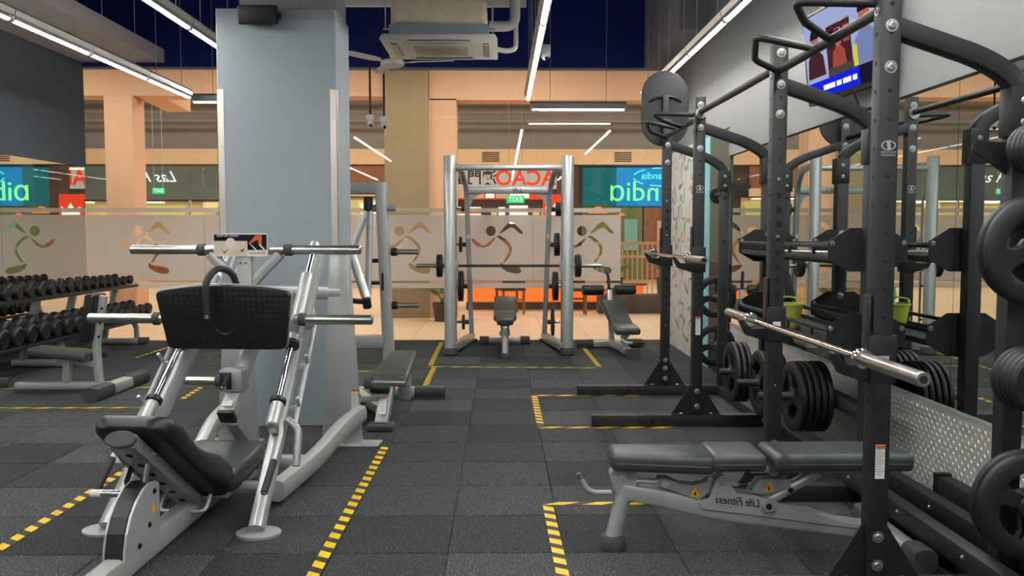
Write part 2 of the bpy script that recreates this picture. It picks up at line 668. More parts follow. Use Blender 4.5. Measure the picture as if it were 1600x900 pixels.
# little running figures printed on the board
FIG_HEAD = [(312 + 58 * math.cos(a * PI / 8), 230 + 60 * math.sin(a * PI / 8)) for a in range(16)]
FIG = [FIG_HEAD,
       [(405, 268), (440, 220), (500, 150), (550, 120), (582, 135), (625, 180), (688, 245), (680, 267), (640, 250), (590, 205), (553, 187), (520, 202), (450, 245)],
       [(85, 325), (112, 325), (162, 358), (215, 398), (240, 396), (290, 360), (370, 295), (345, 345), (300, 402), (230, 428), (150, 412), (98, 365)],
       [(372, 292), (420, 283), (482, 322), (538, 380), (562, 432), (545, 505), (505, 565), (472, 602), (458, 592), (488, 540), (520, 480), (524, 432), (500, 392), (440, 338)],
       [(412, 618), (440, 602), (472, 626), (560, 640), (642, 656), (672, 690), (652, 726), (590, 728), (500, 704), (438, 664)]]


def fig_poly(poly, scale, cx, cz, flip=1):
    return [(flip * (x - 380) * scale + cx, (410 - y) * scale + cz) for x, y in poly]


rf = random.Random(3)
cols = ['print_green', 'print_orange', 'print_pink', 'print_brown']
for iz, z in enumerate((2.17, 1.72, 1.25, 0.8, 0.33)):
    for iy, yy in enumerate((9.8, 10.3, 10.8, 11.2)):
        b = B()
        M = TR((XR - 0.0358, yy, z)) @ YZ @ Matrix.Rotation(rf.uniform(-1.2, 1.2), 4, 'Z')
        for p in FIG:
            b.prism(fig_poly(p, 0.00078, 0, 0), 0.001, M)
        b.build('printed_figure', cols[(iz + iy * 3) % 4], pb, smooth=False)
struct('trim_1', B().box(1.87, XR, 9.2, YG, 3.55, ZC), 'beam_grey')

# mirror wall (left side), dark wall above, dropped soffit
wl = struct('wall_left', B().box(XL - 0.3, XL - 0.012, YB, YG, 0, ZC), 'wall_blue_grey')
B().box(XL - 0.012, XL + 0.02, YB, YG, 2.28, 3.62).build('upper_panel', 'wall_blue_grey', wl, smooth=False)
B().box(XL - 0.012, XL + 0.005, YB, YG, 0, 0.1).build('base_strip', 'wall_blue_grey', wl, smooth=False)
for y0, y1 in ((-2.9, 1.3), (1.3, 3.35), (3.35, 5.4), (5.4, 7.45), (7.45, 9.5), (9.5, 11.42)):
    B().box(XL - 0.012, XL, y0 + 0.002, y1 - 0.002, 0.1, 2.28).build('mirror_panel', 'mirror', wl, smooth=False)
struct('trim_2', B().box(XL, -4.36, YB, YG, 3.62, 3.79), 'soffit_grey')
struct('wall_back', B().box(XL - 0.3, XR + 0.3, YB - 0.2, YB, 0, ZC), 'back_paint')
struct('wall_front', B().box(XL - 0.3, XR + 0.3, YG - 0.02, YG + 0.2, 3.57, ZC), 'navy')

# pillar
pil = struct('pillar', B().box(-2.03, -1.18, 6.28, 6.82, 0, 3.01, bevel=0.006, seg=1), 'column_paint')
B().box(-1.9, -1.2, 6.42, 6.82, 3.01, ZC).build('pillar_upper_part', 'beam_grey', pil, smooth=False)
for sx, x in ((1, -2.03), (-1, -1.18)):
    b = B()
    b.box(min(x - sx * 0.003, x + sx * 0.045), max(x - sx * 0.003, x + sx * 0.045), 6.277, 6.28, 0, 2.44)
    b.box(min(x - sx * 0.003, x), max(x - sx * 0.003, x), 6.277, 6.33, 0, 2.44)
    b.build('corner_guard', 'guard_steel', pil, smooth=False)

# glass shop front with its frosted band
win = struct('window_1', B().box(XL, XR, YG - 0.03, YG + 0.03, -0.19, 0.0).box(XL, XR, YG - 0.015, YG + 0.02, 3.545, 3.572), 'silver_dark')
seams = [XL, -3.9, -2.35, -0.74, 0.42, 1.585, XR]
for a, c in zip(seams, seams[1:]):
    B().box(a + 0.002, c - 0.002, YG - 0.004, YG + 0.004, 0.002, 3.545).build('pane', 'shop_glass', win, smooth=False)
U = YG / FOC


def film_object(name, outer, holes):
    c = bpy.data.curves.new(name, 'CURVE')
    c.dimensions = '2D'
    c.fill_mode = 'BOTH'
    for pts in [outer] + holes:
        s = c.splines.new('POLY')
        s.points.add(len(pts) - 1)
        for p, q in zip(s.points, pts):
            p.co = (q[0], q[1], 0, 1)
        s.use_cyclic_u = True
    o = bpy.data.objects.new(name, c)
    me = bpy.data.meshes.new_from_object(o)
    bpy.data.objects.remove(o)
    bpy.data.curves.remove(c)
    for v in me.vertices:
        v.co = Vector((v.co.x, YG - 0.0055, v.co.y))
    return link(name, me, 'frosted_film', win)


fig_s = U / 7.5
fx = [(231 - 783) * U - 0.02, (634 - 783) * U, (776 - 783) * U, (918 - 783) * U]
fz = 1.41 - (385 - 365) * U
holes = []
for x in fx:
    for p in FIG:
        holes.append((x, fig_poly(p, fig_s, x, fz)))
for a, c in zip(seams[:-1], seams[1:-1]):
    hs = [p for x, p in holes if a < x < c and all(a + 0.01 < q[0] < c - 0.01 for q in p)]
    film_object('frosted_film', [(a + 0.002, 0.787), (c - 0.002, 0.787), (c - 0.002, 1.655), (a + 0.002, 1.655)], hs)
    film_object('frosted_stripe', [(a + 0.002, 1.69), (c - 0.002, 1.69), (c - 0.002, 1.745), (a + 0.002, 1.745)], [])
    film_object('frosted_stripe', [(a + 0.002, 0.69), (c - 0.002, 0.69), (c - 0.002, 0.755), (a + 0.002, 0.755)], [])

# ================================================================== THE MALL OUTSIDE
mf = struct('floor_mall', B().box(-16, 14, YG + 0.03, 27, -0.2, -0.01), 'mall_grout')
mt_me = B().box(-0.298, 0.298, -0.298, 0.298, -0.01, 0, bevel=0.003, seg=1).mesh('mall_tile', smooth=False)
for iy in range(6):
    for ix in range(20):
        t = link('mall_tile', mt_me, 'mall_tile', mf)
        t.location = (-6.9 + ix * 0.6, YG + 0.33 + iy * 0.6, 0)
q = B().box(-16, 14, YG + 0.03 + 3.6, 27, -0.01, 0).box(-16, -7.2, YG + 0.03, YG + 3.63, -0.01, 0).box(5.1, 14, YG + 0.03, YG + 3.63, -0.01, 0)
q.build('mall_tile_field', 'mall_tile', mf, smooth=False)
struct('ceiling_walkway', B().box(-16, 14, YG + 0.2, 14.5, 4.5, 4.7), 'mall_grey')
struct('ceiling_mall', B().box(-16, 14, 14.5, 27, 6.5, 6.7), 'mall_grey')
fac = struct('wall_facade', B().box(-16, -1.93, 14.5, 14.95, 3.68, 6.5).box(-1.19, 14, 14.5, 14.95, 3.62, 6.5), 'peach_wall')
B().box(-6.54, -6.07, 14.46, 14.95, 0, 3.68, bevel=0.01).build('facade_column', 'peach_wall', fac)
B().box(-11.2, -10.7, 14.46, 14.95, 0, 3.68, bevel=0.01).build('facade_column', 'peach_wall', fac)
B().box(-1.93, -1.2, 14.42, 15.15, 0, 6.5, bevel=0.01).build('olive_column', 'olive_column', fac)
B().box(-1.2, -0.74, 14.5, 14.95, 0, 3.64).build('facade_pier', 'peach_wall', fac)
B().box(3.7, 4.1, 14.5, 14.95, 0, 3.64).build('facade_pier', 'peach_wall', fac)
B().box(5.6, 6.1, 14.46, 14.95, 0, 3.64, bevel=0.01).build('facade_column', 'peach_wall', fac)
b = B()
b.beam((-6.15, 14.95, 3.93), (-6.35, 17.3, 3.93), 0.45, 0.25, 0)
b.build('soffit_beam', 'peach_wall', fac)
sw = struct('wall_shops', B().box(-16, 14, 25.5, 25.8, 3.86, 6.5), 'mall_grey')
B().box(-16, 14, 25.3, 25.5, 3.42, 3.86).build('cream_band', 'band_cream', sw, smooth=False)
for vx in (-10.9, -0.3, 3.55):
    b = B()
    for k in range(5):
        b.box(vx - 0.25, vx + 0.25, 25.28, 25.3, 3.5 + k * 0.06, 3.53 + k * 0.06)
    b.build('air_vent_grille', 'vent_dark', sw, smooth=False)
for z, r, yy in ((4.62, 0.05, 24.9), (4.85, 0.035, 24.8), (5.3, 0.06, 24.6)):
    tag(B().tube([(-15, yy, z), (13, yy, z)], r, 8).build('ceiling_pipe', 'mall_grey'),
        {4.62: 'lowest grey service pipe along the wall above the shops', 4.85: 'thin middle service pipe above the shops', 5.3: 'thick topmost service pipe above the shops'}[z], 'pipe', 'service pipes above the shops')
struct('wall_mall_left', B().box(-16.3, -16, 14.5, 27, 0, 6.5), 'mall_grey')
struct('wall_mall_right', B().box(14, 14.3, YG, 27, 0, 6.5), 'mall_grey')
struct('wall_mall_back', B().box(-16.3, 14.3, 27, 27.2, 0, 6.5), 'mall_grey')


def shopfront(name, label, x0, x1, boxes, texts=(), y=25.4):
    t = thing(name, label, 'shop', ((x0 + x1) / 2, y, 0))
    for (n, m, a, c, z0, z1, dy, th) in boxes:
        B().box(a - (x0 + x1) / 2, c - (x0 + x1) / 2, dy, dy + th, z0, z1).build(n, m, t, smooth=False)
    for (n, body, size, m, px, pz, dy, kw) in texts:
        text_part(n, body, size, m, t, (px - (x0 + x1) / 2, dy, pz), **kw)
    return t


# dark glazed shop with white script, warm lit inside
shopfront('glazed_shop', 'dark glazed shop with white script sign and warm yellow inside', -16, -5.6, [
    ('fascia', 'shop_dark', -16, -5.6, 2.4, 3.4, 0, 0.1),
    ('back_wall', 'band_cream', -16, -5.6, 0, 2.4, 1.3, 0.1),
    ('lit_shelf', 'shop_yellow', -11.3, -9.6, 1.9, 2.25, 0.9, 0.2),
    ('lit_shelf', 'shop_yellow', -13.4, -12.6, 1.6, 2.3, 0.9, 0.2),
    ('lit_shelf', 'shop_yellow', -8.6, -6.2, 1.5, 2.2, 0.9, 0.2),
    ('inner_column', 'olive_column', -9.0, -8.5, 0, 2.4, 0.9, 0.3),
    ('ceiling_strip', 'shop_white', -12.6, -12.2, 2.32, 2.36, 0.5, 0.3),
    ('ceiling_strip', 'shop_white', -10.6, -10.1, 2.32, 2.36, 0.5, 0.3),
    ('ceiling_strip', 'shop_white', -8.4, -7.9, 2.32, 2.36, 0.5, 0.3),
    ('mullion', 'silver_dark', -11.0, -10.95, 0, 2.4, -0.02, 0.06),
    ('mullion', 'silver_dark', -9.1, -9.05, 0, 2.4, -0.02, 0.06),
    ('counter', 'wood_brown', -11.8, -8.2, 0, 1.1, 0.3, 0.4),
], [('script_sign', 'Las Royal', 0.46, 'script_white', -9.4, 3.05, -0.02, dict(shear=0.5, extrude=0.01, align='LEFT', bold=-0.002))])
# warm lit shop behind the pillar
shopfront('warm_shop', 'warm lit shop with brown fascia glimpsed beside the blue pillar', -5.5, -2.9, [
    ('fascia', 'wood_brown', -5.5, -2.9, 2.75, 3.4, 0, 0.08),
    ('cream_panel', 'band_cream', -5.5, -2.9, 2.5, 2.75, 0.02, 0.06),
    ('back_wall', 'band_cream', -5.5, -2.9, 0, 2.5, 0.9, 0.06),
    ('lit_shelf', 'shop_yellow', -5.3, -4.3, 1.9, 2.4, 0.6, 0.1),
    ('lit_shelf', 'shop_white', -4.2, -3.7, 2.0, 2.3, 0.6, 0.1),
    ('lit_shelf', 'shop_yellow', -3.6, -3.0, 1.8, 2.35, 0.6, 0.1),
    ('counter', 'wood_brown', -5.4, -3.0, 0, 1.1, -0.5, 0.5)])
# tea shop with red and black lettering
ts = shopfront('tea_shop', 'bright red and white tea shop with mirrored lettering over its counter', -2.8, 2.3, [
    ('sign_board', 'sign_board', -2.2, 1.9, 2.72, 3.35, 0.1, 0.08),
    ('light_strip', 'shop_white', -0.1, 1.75, 3.26, 3.32, 0.02, 0.05),
    ('menu_panel', 'shop_pink', -1.25, -0.5, 2.45, 2.75, -0.05, 0.05),
    ('menu_panel', 'shop_white', -0.45, -0.2, 2.45, 2.75, -0.05, 0.05),
    ('menu_panel', 'shop_pink', -0.15, 0.2, 2.45, 2.72, -0.05, 0.05),
    ('menu_panel', 'shop_white', 0.25, 0.82, 2.45, 2.72, -0.05, 0.05),
    ('red_lintel', 'shop_red', -2.2, 1.9, 2.42, 2.56, 0.08, 0.06),
    ('back_wall', 'wood_dark', -2.8, 2.3, 0, 2.42, 0.9, 0.08),
    ('display', 'shop_white', -1.3, -0.6, 1.75, 2.2, 0.5, 0.06),
    ('display', 'shop_red', -1.3, -0.6, 2.0, 2.06, 0.46, 0.05),
    ('display', 'shop_yellow', -0.3, -0.12, 1.7, 2.15, 0.5, 0.06),
    ('display', 'shop_white', -0.08, 0.12, 1.7, 2.2, 0.5, 0.06),
    ('display', 'shop_white', 0.25, 0.8, 1.7, 2.25, 0.5, 0.06),
    ('display', 'shop_yellow', 0.95, 1.15, 1.75, 2.1, 0.5, 0.06),
    ('display', 'shop_pink', 1.2, 1.4, 1.75, 2.1, 0.5, 0.06),
    ('display', 'shop_blue', 1.42, 1.6, 1.75, 2.1, 0.5, 0.06),
    ('side_wall', 'wood_dark', 1.92, 2.25, 1.6, 3.38, 0.0, 0.1),
    ('red_wall', 'shop_red', 1.22, 1.92, 1.75, 2.55, -0.12, 0.06),
    ('maroon_wall', 'wood_dark', 1.62, 1.92, 2.55, 3.38, -0.12, 0.06),
    ('counter', 'wood_brown', -2.6, 2.2, 0, 1.2, -0.3, 0.5)],
    [('red_lettering', 'MACAO', 0.62, 'shop_red', 0.95, 3.02, 0.07, dict(extrude=0.01, align='CENTER', bold=0.012)),
     ('black_lettering', '澳門皇茶', 0.44, 'decal_black', -1.0, 3.02, 0.07, dict(extrude=0.01, align='CENTER', bold=0.008))])
B().prism([(-0.5, 0), (0.5, 0), (0.55, 0.5), (0.25, 0.25), (0, 0.7), (-0.25, 0.25), (-0.55, 0.5)], 0.03, TR((1.82, -0.15, 1.95)) @ XZ @ Matrix.Diagonal((0.5, 0.5, 1, 1))).build('crown_emblem', 'shop_white', ts, smooth=False)
# teal neon restaurant
t = shopfront('neon_restaurant', 'restaurant with a teal panel and green neon lettering', 2.4, 9.5, [
    ('teal_panel', 'teal_sign', 2.48, 4.1, 2.25, 3.4, 0, 0.08),
    ('blue_panel', 'teal_glow', 3.5, 7.0, 2.25, 3.4, -0.03, 0.08),
    ('teal_panel', 'teal_sign', 7.0, 9.4, 2.25, 3.4, 0, 0.08),
    ('olive_wall', 'shop_teal_wall', 2.45, 4.3, 0, 2.25, 0.05, 0.08),
    ('wood_door', 'wood_brown', 4.35, 6.2, 0, 2.2, 0.02, 0.08),
    ('door_panel', 'peach_wall', 4.75, 5.0, 0.4, 1.8, -0.02, 0.05),
    ('teal_screen', 'teal_paint', 3.75, 4.15, 0.9, 1.85, 0.0, 0.05),
    ('wood_wall', 'wood_brown', 6.3, 9.4, 0, 2.2, 0.05, 0.08)],
    [('neon_lettering', 'Thɑilɑndiɑ', 0.85, 'neon_green', 5.2, 2.66, -0.06, dict(extrude=0.02, align='CENTER', bold=-0.004)),
     ('small_neon_lettering', 'Thailandia', 0.3, 'neon_cyan', 4.85, 3.15, -0.06, dict(extrude=0.02, align='CENTER'))], 26.3)
b = B()
for a0 in (0.15, 1.2, 2.2, 3.3, 4.3, 5.3):
    b.tube([(-1.1 + 0.85 * math.cos(a0 + k * 0.1), -0.06, 3.12 + 0.27 * math.sin(a0 + k * 0.1)) for k in range(8)], 0.018, 6)
b.build('neon_oval', 'neon_cyan', t)
for cx, cz, s in ((-3.0, 2.02, 0.3), (-2.3, 1.95, 0.12)):
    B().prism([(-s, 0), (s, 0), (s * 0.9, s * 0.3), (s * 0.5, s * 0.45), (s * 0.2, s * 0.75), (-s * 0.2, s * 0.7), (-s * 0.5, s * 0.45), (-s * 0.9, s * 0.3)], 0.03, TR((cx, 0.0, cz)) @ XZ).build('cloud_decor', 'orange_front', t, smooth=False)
# orange slatted counter, tables, plants, railing on the walkway
oc = thing('orange_counter', 'long orange slatted counter with dark plinth on the walkway', 'counter', (0.9, 16.0, 0))
B().box(-1.55, 1.75, 0, 0.7, 0.0, 0.14).build('plinth', 'planter_dark', oc, smooth=False)
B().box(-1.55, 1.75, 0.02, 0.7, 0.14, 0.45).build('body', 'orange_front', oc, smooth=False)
B().box(-1.6, 1.8, -0.04, 0.74, 0.45, 0.49).build('counter_top', 'wood_brown', oc, smooth=False)
b = B()
sl_me = B().box(-0.035, 0.035, -0.006, 0.02, 0.15, 0.44).mesh('slat', smooth=False)
for k in range(36):
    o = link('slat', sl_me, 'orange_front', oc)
    o.location = (-1.5 + k * 0.0915, 0, 0)
pt = thing('dark_planter', 'dark wooden planter box beside the railing', 'planter', (2.42, 15.15, 0))
B().box(-0.7, 0.85, 0, 0.4, 0, 0.33, bevel=0.01).build('box', 'planter_dark', pt)
B().box(-0.66, 0.8, 0.05, 0.35, 0.31, 0.335).build('soil', 'vent_dark', pt, smooth=False)
rl = thing('cream_railing', 'cream metal railing with thin uprights in front of the neon restaurant', 'railing', (3.2, 17.2, 0))
for z in (1.22, 0.95, 0.12):
    B().box(-1.5, 1.9, -0.025, 0.025, z - 0.025, z + 0.025).build('rail', 'rail_cream', rl, smooth=False)
ba = B().box(-0.012, 0.012, -0.012, 0.012, 0.0, 1.2).mesh('baluster', smooth=False)
for k in range(35):
    o = link('baluster', ba, 'rail_cream', rl)
    o.location = (-1.48 + k * 0.1, 0, 0)


def palm(loc, label, h, n, sp, seed):
    rr = random.Random(seed)
    t = thing('potted_palm', label, 'plant', loc, 0, 'plants on the walkway')
    B().lathe([(0, 0), (0.12, 0), (0.16, 0.3), (0.14, 0.3), (0.13, 0.27), (0, 0.27)], 14).build('pot', 'planter_dark', t)
    b = B()
    for k in range(n):
        a = 2 * PI * k / n + rr.uniform(-0.3, 0.3)
        hh = h * rr.uniform(0.75, 1.05)
        base = Vector((0, 0, 0.27))
        pts = []
        for j in range(7):
            u = j / 6
            pts.append(base + Vector((math.cos(a) * sp * u ** 1.3, math.sin(a) * sp * u ** 1.3, hh * (1.6 * u - 0.75 * u * u))))
        for j in range(6):
            p, q2 = pts[j], pts[j + 1]
            d = (q2 - p).normalized()
            side = d.cross(Vector((0, 0, 1))).normalized()
            b.beam(p, q2, 0.008, 0.006, 0)
            if j > 1:
                for s in (-1, 1):
                    for mth in (0.2, 0.7):
                        c = p.lerp(q2, mth)
                        tip = c + side * s * 0.13 + d * 0.08 + Vector((0, 0, -0.04))
                        v = [b.bm.verts.new(x) for x in (c + d * 0.012, tip, c - d * 0.012, c + Vector((0, 0, 0.004)))]
                        b.bm.faces.new((v[0], v[1], v[3]))
                        b.bm.faces.new((v[3], v[1], v[2]))
                        b.bm.faces.new((v[0], v[2], v[1]))
    b.build('fronds', 'leaf_green', t, smooth=False)
    return t


palm((2.02, 15.36, 0.335), 'small palm with drooping fronds in the planter near the sit-up bench', 0.35, 11, 0.32, 1)
palm((2.92, 15.36, 0.335), 'taller palm with spiky fronds at the planter end', 0.42, 13, 0.33, 2)
palm((-0.95, 13.9, 0), 'leafy potted plant beside the olive column', 0.4, 12, 0.3, 5)
ch = thing('cafe_chair', 'dark wooden cafe chair on the walkway by the orange counter', 'chair', (1.28, 15.1, 0))
B().box(-0.22, 0.22, -0.2, 0.2, 0.41, 0.46, bevel=0.01).build('seat', 'wood_dark', ch)
for sx in (-1, 1):
    for sy in (-1, 1):
        B().box(sx * 0.19 - 0.018, sx * 0.19 + 0.018, sy * 0.17 - 0.018, sy * 0.17 + 0.018, 0, 0.42).build('leg', 'wood_brown', ch, smooth=False)
B().box(-0.2, 0.2, 0.17, 0.2, 0.24, 0.27).build('stretcher', 'wood_brown', ch, smooth=False)
B().box(-0.21, 0.21, 0.17, 0.2, 0.46, 0.86, bevel=0.01).build('backrest', 'wood_dark', ch)
c2 = copy_tree(ch)
c2.location = (0.16, 15.2, 0)
c2.rotation_euler = (0, 0, R(200))
c2['label'] = 'dark wooden cafe chair seen behind the smith machine bench'
ex = thing('exit_sign', 'green lit exit sign hanging over the walkway by the tea shop', 'sign', (0.27, 16.3, 2.05))
B().box(-0.17, 0.17, 0, 0.03, -0.07, 0.07).build('case', 'exit_green', ex, smooth=False)
text_part('lettering', 'EXIT', 0.13, 'script_white', ex, (0, -0.002, 0), extrude=0.001)
for s in (-1, 1):
    B().tube([(s * 0.12, 0.015, 0.07), (s * 0.12, 0.015, 4.45)], 0.004, 6).build('wire', 'wire_grey', ex)
ex = thing('exit_sign', 'green lit exit sign near the script signed shop', 'sign', (-9.15, 23.3, 2.55))
B().box(-0.16, 0.16, 0, 0.03, -0.08, 0.08).build('case', 'exit_green', ex, smooth=False)
text_part('lettering', 'EXIT', 0.13, 'script_white', ex, (0, -0.002, 0), extrude=0.001)
for s in (-1, 1):
    B().tube([(s * 0.12, 0.015, 0.08), (s * 0.12, 0.015, 3.95)], 0.006, 6).build('wire', 'wire_grey', ex)
# ================================================================== LIGHTS, CEILING THINGS
HL = 2.955


def batten(loc, rotz, label, group, L=1.19):
    """a tube lamp: trunking above, tube below, two wires to the ceiling"""
    t = thing('tube_light', label, 'lamp', loc, rotz, group)
    B().prism([(-0.03, 0.022), (-0.045, 0.06), (-0.02, 0.085), (0.02, 0.085), (0.045, 0.06), (0.03, 0.022)], L - 0.002, XZ).build('housing', 'lamp_housing', t, smooth=False)
    B().prism([(0.021 * math.cos(R(a)), 0.021 * math.sin(R(a))) for a in range(190, 351, 16)] + [(0.0154, 0.0)][:0], L - 0.06, XZ).build('tube', 'lamp_tube', t)
    B().prism([(0.0205 * math.cos(R(a)), 0.0205 * math.sin(R(a))) for a in range(-10, 191, 20)], L - 0.06, XZ).build('tube_back', 'lamp_housing', t)
    B().box(-0.008, 0.008, -L / 2 + 0.05, L / 2 - 0.05, 0.012, 0.03).build('tube_clip', 'lamp_housing', t, smooth=False)
    for s in (-1, 1):
        B().box(-0.016, 0.016, s * (L / 2 - 0.016) - 0.014, s * (L / 2 - 0.016) + 0.014, -0.018, 0.03, bevel=0.004).build('end_cap', 'white_plastic', t)
        top = ZC if loc[0] > -4.3 else 3.62
        B().tube([(0, s * (L / 2 - 0.25), 0.085), (0, s * (L / 2 - 0.25), top - loc[2])], 0.0035, 6).build('wire', 'wire_grey', t)
    return t


rows = [(-3.53, 9.37, 10, 'over the bench and dumbbell racks'), (-2.34, 8.42, 9, 'beside the blue pillar'),
        (0.31, 9.46, 10, 'down the middle of the room'), (1.63, 9.35, 10, 'over the power racks')]
for X, y0, n, where in rows:
    for k in range(n):
        yy = y0 - 1.2 * k
        if yy < -2.3:
            break
        batten((X, yy, HL), 0, f'white tube light, {ORD[k]} from the glass in the row {where}', f'tube lights {where}')
batten((0.95, 10.75, HL - 0.01), PI / 2, 'white tube light hung across the room before the glass by the mirror wall', 'tube lights across the room')
batten((-3.0, 10.2, HL - 0.01), PI / 2, 'white tube light hung across the room behind the blue pillar', 'tube lights across the room')

# ceiling cassette air conditioner
ac = thing('air_conditioner', 'white ceiling cassette air conditioner with slatted grille', 'air conditioner', (-0.5, 7.42, 2.96))
b = B()
b.hexa([(-0.475, -0.42, 0), (0.475, -0.42, 0), (0.475, 0.42, 0), (-0.475, 0.42, 0), (-0.45, -0.4, 0.045), (0.45, -0.4, 0.045), (0.45, 0.4, 0.045), (-0.45, 0.4, 0.045)], 0.008)
fp = b.build('face_panel', 'white_plastic', ac)
B().box(-0.29, 0.29, -0.27, 0.27, -0.008, 0.0, bevel=0.02).build('intake_panel', 'white_plastic', fp)
for k in range(22):
    o = B().box(-0.22 + k * 0.0205, -0.22 + k * 0.0205 + 0.01, -0.17, 0.17, -0.013, -0.007).build('slat', 'ac_insulation', fp, smooth=False)
for (x0, x1, y0, y1) in ((-0.25, 0.25, -0.37, -0.32), (-0.25, 0.25, 0.32, 0.37), (-0.4, -0.35, -0.25, 0.25), (0.35, 0.4, -0.25, 0.25)):
    B().box(x0, x1, y0, y1, -0.006, 0.0).build('air_outlet', 'vent_dark', fp, smooth=False)
    B().box(x0 + 0.004, x1 - 0.004, y0 + 0.012, y1 - 0.004, -0.012, -0.004).build('flap', 'white_plastic', fp, smooth=False)
B().box(-0.4, 0.4, -0.36, 0.36, 0.045, 0.13).build('steel_skirt', 'ac_steel', ac, smooth=False)
B().box(-0.385, 0.385, -0.35, 0.35, 0.13, 0.36, bevel=0.05, seg=3).build('insulated_body', 'ac_insulation', ac)
for sx in (-1, 1):
    for sy in (-1, 1):
        B().tube([(sx * 0.43, sy * 0.33, 0.1), (sx * 0.43, sy * 0.33, ZC - 2.96)], 0.005, 6).build('hanger_rod', 'wire_grey', ac)
        B().box(sx * 0.4 - 0.005 if sx > 0 else -0.45, 0.45 if sx > 0 else -0.395, sy * 0.33 - 0.02, sy * 0.33 + 0.02, 0.09, 0.1).build('bracket', 'ac_steel', ac, smooth=False)
B().tube(fillet([(0.4, 0.1, 0.22), (0.62, 0.1, 0.22), (0.62, 0.1, ZC - 2.96)], 0.09), 0.045, 12).build('insulated_pipe', 'white_plastic', ac)
B().tube(fillet([(0.4, 0.2, 0.06), (0.55, 0.2, 0.03), (0.63, 0.2, 0.05), (0.63, 0.2, 0.5), (0.63, 0.14, 0.7)], 0.06), 0.022, 10).build('drain_hose', 'white_plastic', ac)
cp = thing('conduit_pipe', 'pale conduit pipe running across under the navy ceiling', 'pipe', (-0.6, 8.6, 3.66))
B().beam((-1.9, 0, 0), (0.85, 0, 0), 0.06, 0.08, 0.008).build('pipe', 'white_plastic', cp)
for x in (-0.8, 0.1, 0.7):
    B().tube([(x, 0, 0.04), (x, 0, ZC - 3.66)], 0.005, 6).build('hanger_rod', 'wire_grey', cp)
# ceiling fan, blades at rest
fan = thing('ceiling_fan', 'white three bladed ceiling fan hanging behind the air conditioner', 'fan', (-1.15, 9.3, 3.22))
B().lathe([(0, -0.045), (0.1, -0.045), (0.125, -0.03), (0.125, 0.01), (0.09, 0.03), (0.03, 0.04), (0.03, 0.1), (0.014, 0.12), (0.014, ZC - 3.22), (0, ZC - 3.22)], 24).build('motor', 'white_plastic', fan)
for a in (R(232), R(112), R(352)):
    M = Matrix.Rotation(a, 4, 'Z') @ Matrix.Rotation(R(9), 4, 'X')
    b = B().prism([(0.2, -0.045), (0.3, -0.06), (0.62, -0.055), (0.66, -0.02), (0.66, 0.03), (0.62, 0.055), (0.3, 0.055), (0.2, 0.04)], 0.008, M)
    bl = b.build('blade', 'white_plastic', fan)
    B().box(0.1, 0.24, -0.018, 0.018, -0.01, 0.0, M=M).build('blade_iron', 'white_plastic', bl, smooth=False)


def dome_camera(loc, label, ztop=None):
    t = thing('security_camera', label, 'camera', loc, 0, 'security cameras')
    B().box(-0.045, 0.045, -0.045, 0.045, -0.01, 0.06, bevel=0.012).build('housing', 'white_plastic', t)
    B().lathe([(0, -0.075), (0.02, -0.072), (0.042, -0.045), (0.048, -0.01), (0, -0.01)], 16).build('dome', 'white_plastic', t)
    B().cyl((0.008, -0.03, -0.06), (0.012, -0.045, -0.075), 0.016, 12).build('lens', 'plastic_black', t)
    if ztop:
        B().tube([(0, 0, 0.06), (0, 0, ztop - loc[2])], 0.012, 8).build('drop_rod', 'maroon_rod', t)


dome_camera((-1.51, 10.1, 2.72), 'white dome camera on a maroon rod beside the blue pillar', ZC)
dome_camera((-1.35, 10.1, 2.70), 'white dome camera on a maroon rod before the olive column', ZC)
dome_camera((0.4, 7.9, 3.045), 'white dome camera fixed to the middle tube light row', None)
sp = thing('loudspeaker', 'small black loudspeaker mounted high on the blue pillar', 'speaker', (-1.7, 6.2, 2.96))
M = Matrix.Rotation(R(14), 4, 'X')
B().box(-0.125, 0.125, -0.1, 0.05, -0.08, 0.05, bevel=0.012, M=M).build('cabinet', 'plastic_black', sp)
B().box(-0.11, 0.11, -0.104, -0.099, -0.07, 0.035, bevel=0.003, M=M).build('grille', 'rack_dark', sp)
B().beam((0.13, 0.0, -0.02), (0.13, 0.09, 0.0), 0.02, 0.05).build('bracket', 'plastic_black', sp)

# wall television
tv = thing('television', 'wall mounted television showing a news programme with a blue banner', 'television', (2.04, 5.2, 2.52))
TM = Matrix.Rotation(R(5), 4, 'Z') @ Matrix.Rotation(R(-7), 4, 'Y')
# screen plane: local u = -y (reads from the far end), faces -x
SM = TM @ Matrix(((0, 0, -1, 0), (1, 0, 0, 0), (0, 1, 0, 0), (0, 0, 0, 1)))    # (u,v,w) -> (-w, u, v): u = +y
B().box(-0.02, 0.03, -0.49, 0.49, -0.285, 0.285, bevel=0.006, M=TM).build('bezel', 'plastic_black', tv)
scr = B().box(-0.0215, -0.019, -0.475, 0.475, -0.265, 0.27, M=TM).build('screen', 'screen_black', tv, smooth=False)


def flat(name, m, poly, lift):
    return B().prism(poly, 0.0006, SM @ TR((0, 0, 0.0218 + lift))).build(name, m, scr, smooth=False)


def rect(a, c, d, e):
    return [(a, d), (c, d), (c, e), (a, e)]


flat('picture', 'tv_sky', rect(0.17, 0.46, -0.16, 0.2), 0)
flat('picture', 'tv_maroon', rect(-0.13, 0.16, -0.1, 0.15), 0)
flat('picture', 'tv_sky', rect(-0.46, -0.14, -0.1, 0.25), 0)
flat('banner', 'tv_blue', rect(-0.2, 0.46, -0.25, -0.15), 0.0004)
flat('banner', 'tv_dark', rect(-0.46, -0.2, -0.25, -0.1), 0.0004)
flat('picture', 'tv_sky', rect(-0.46, 0.46, 0.16, 0.26), 0.0002)


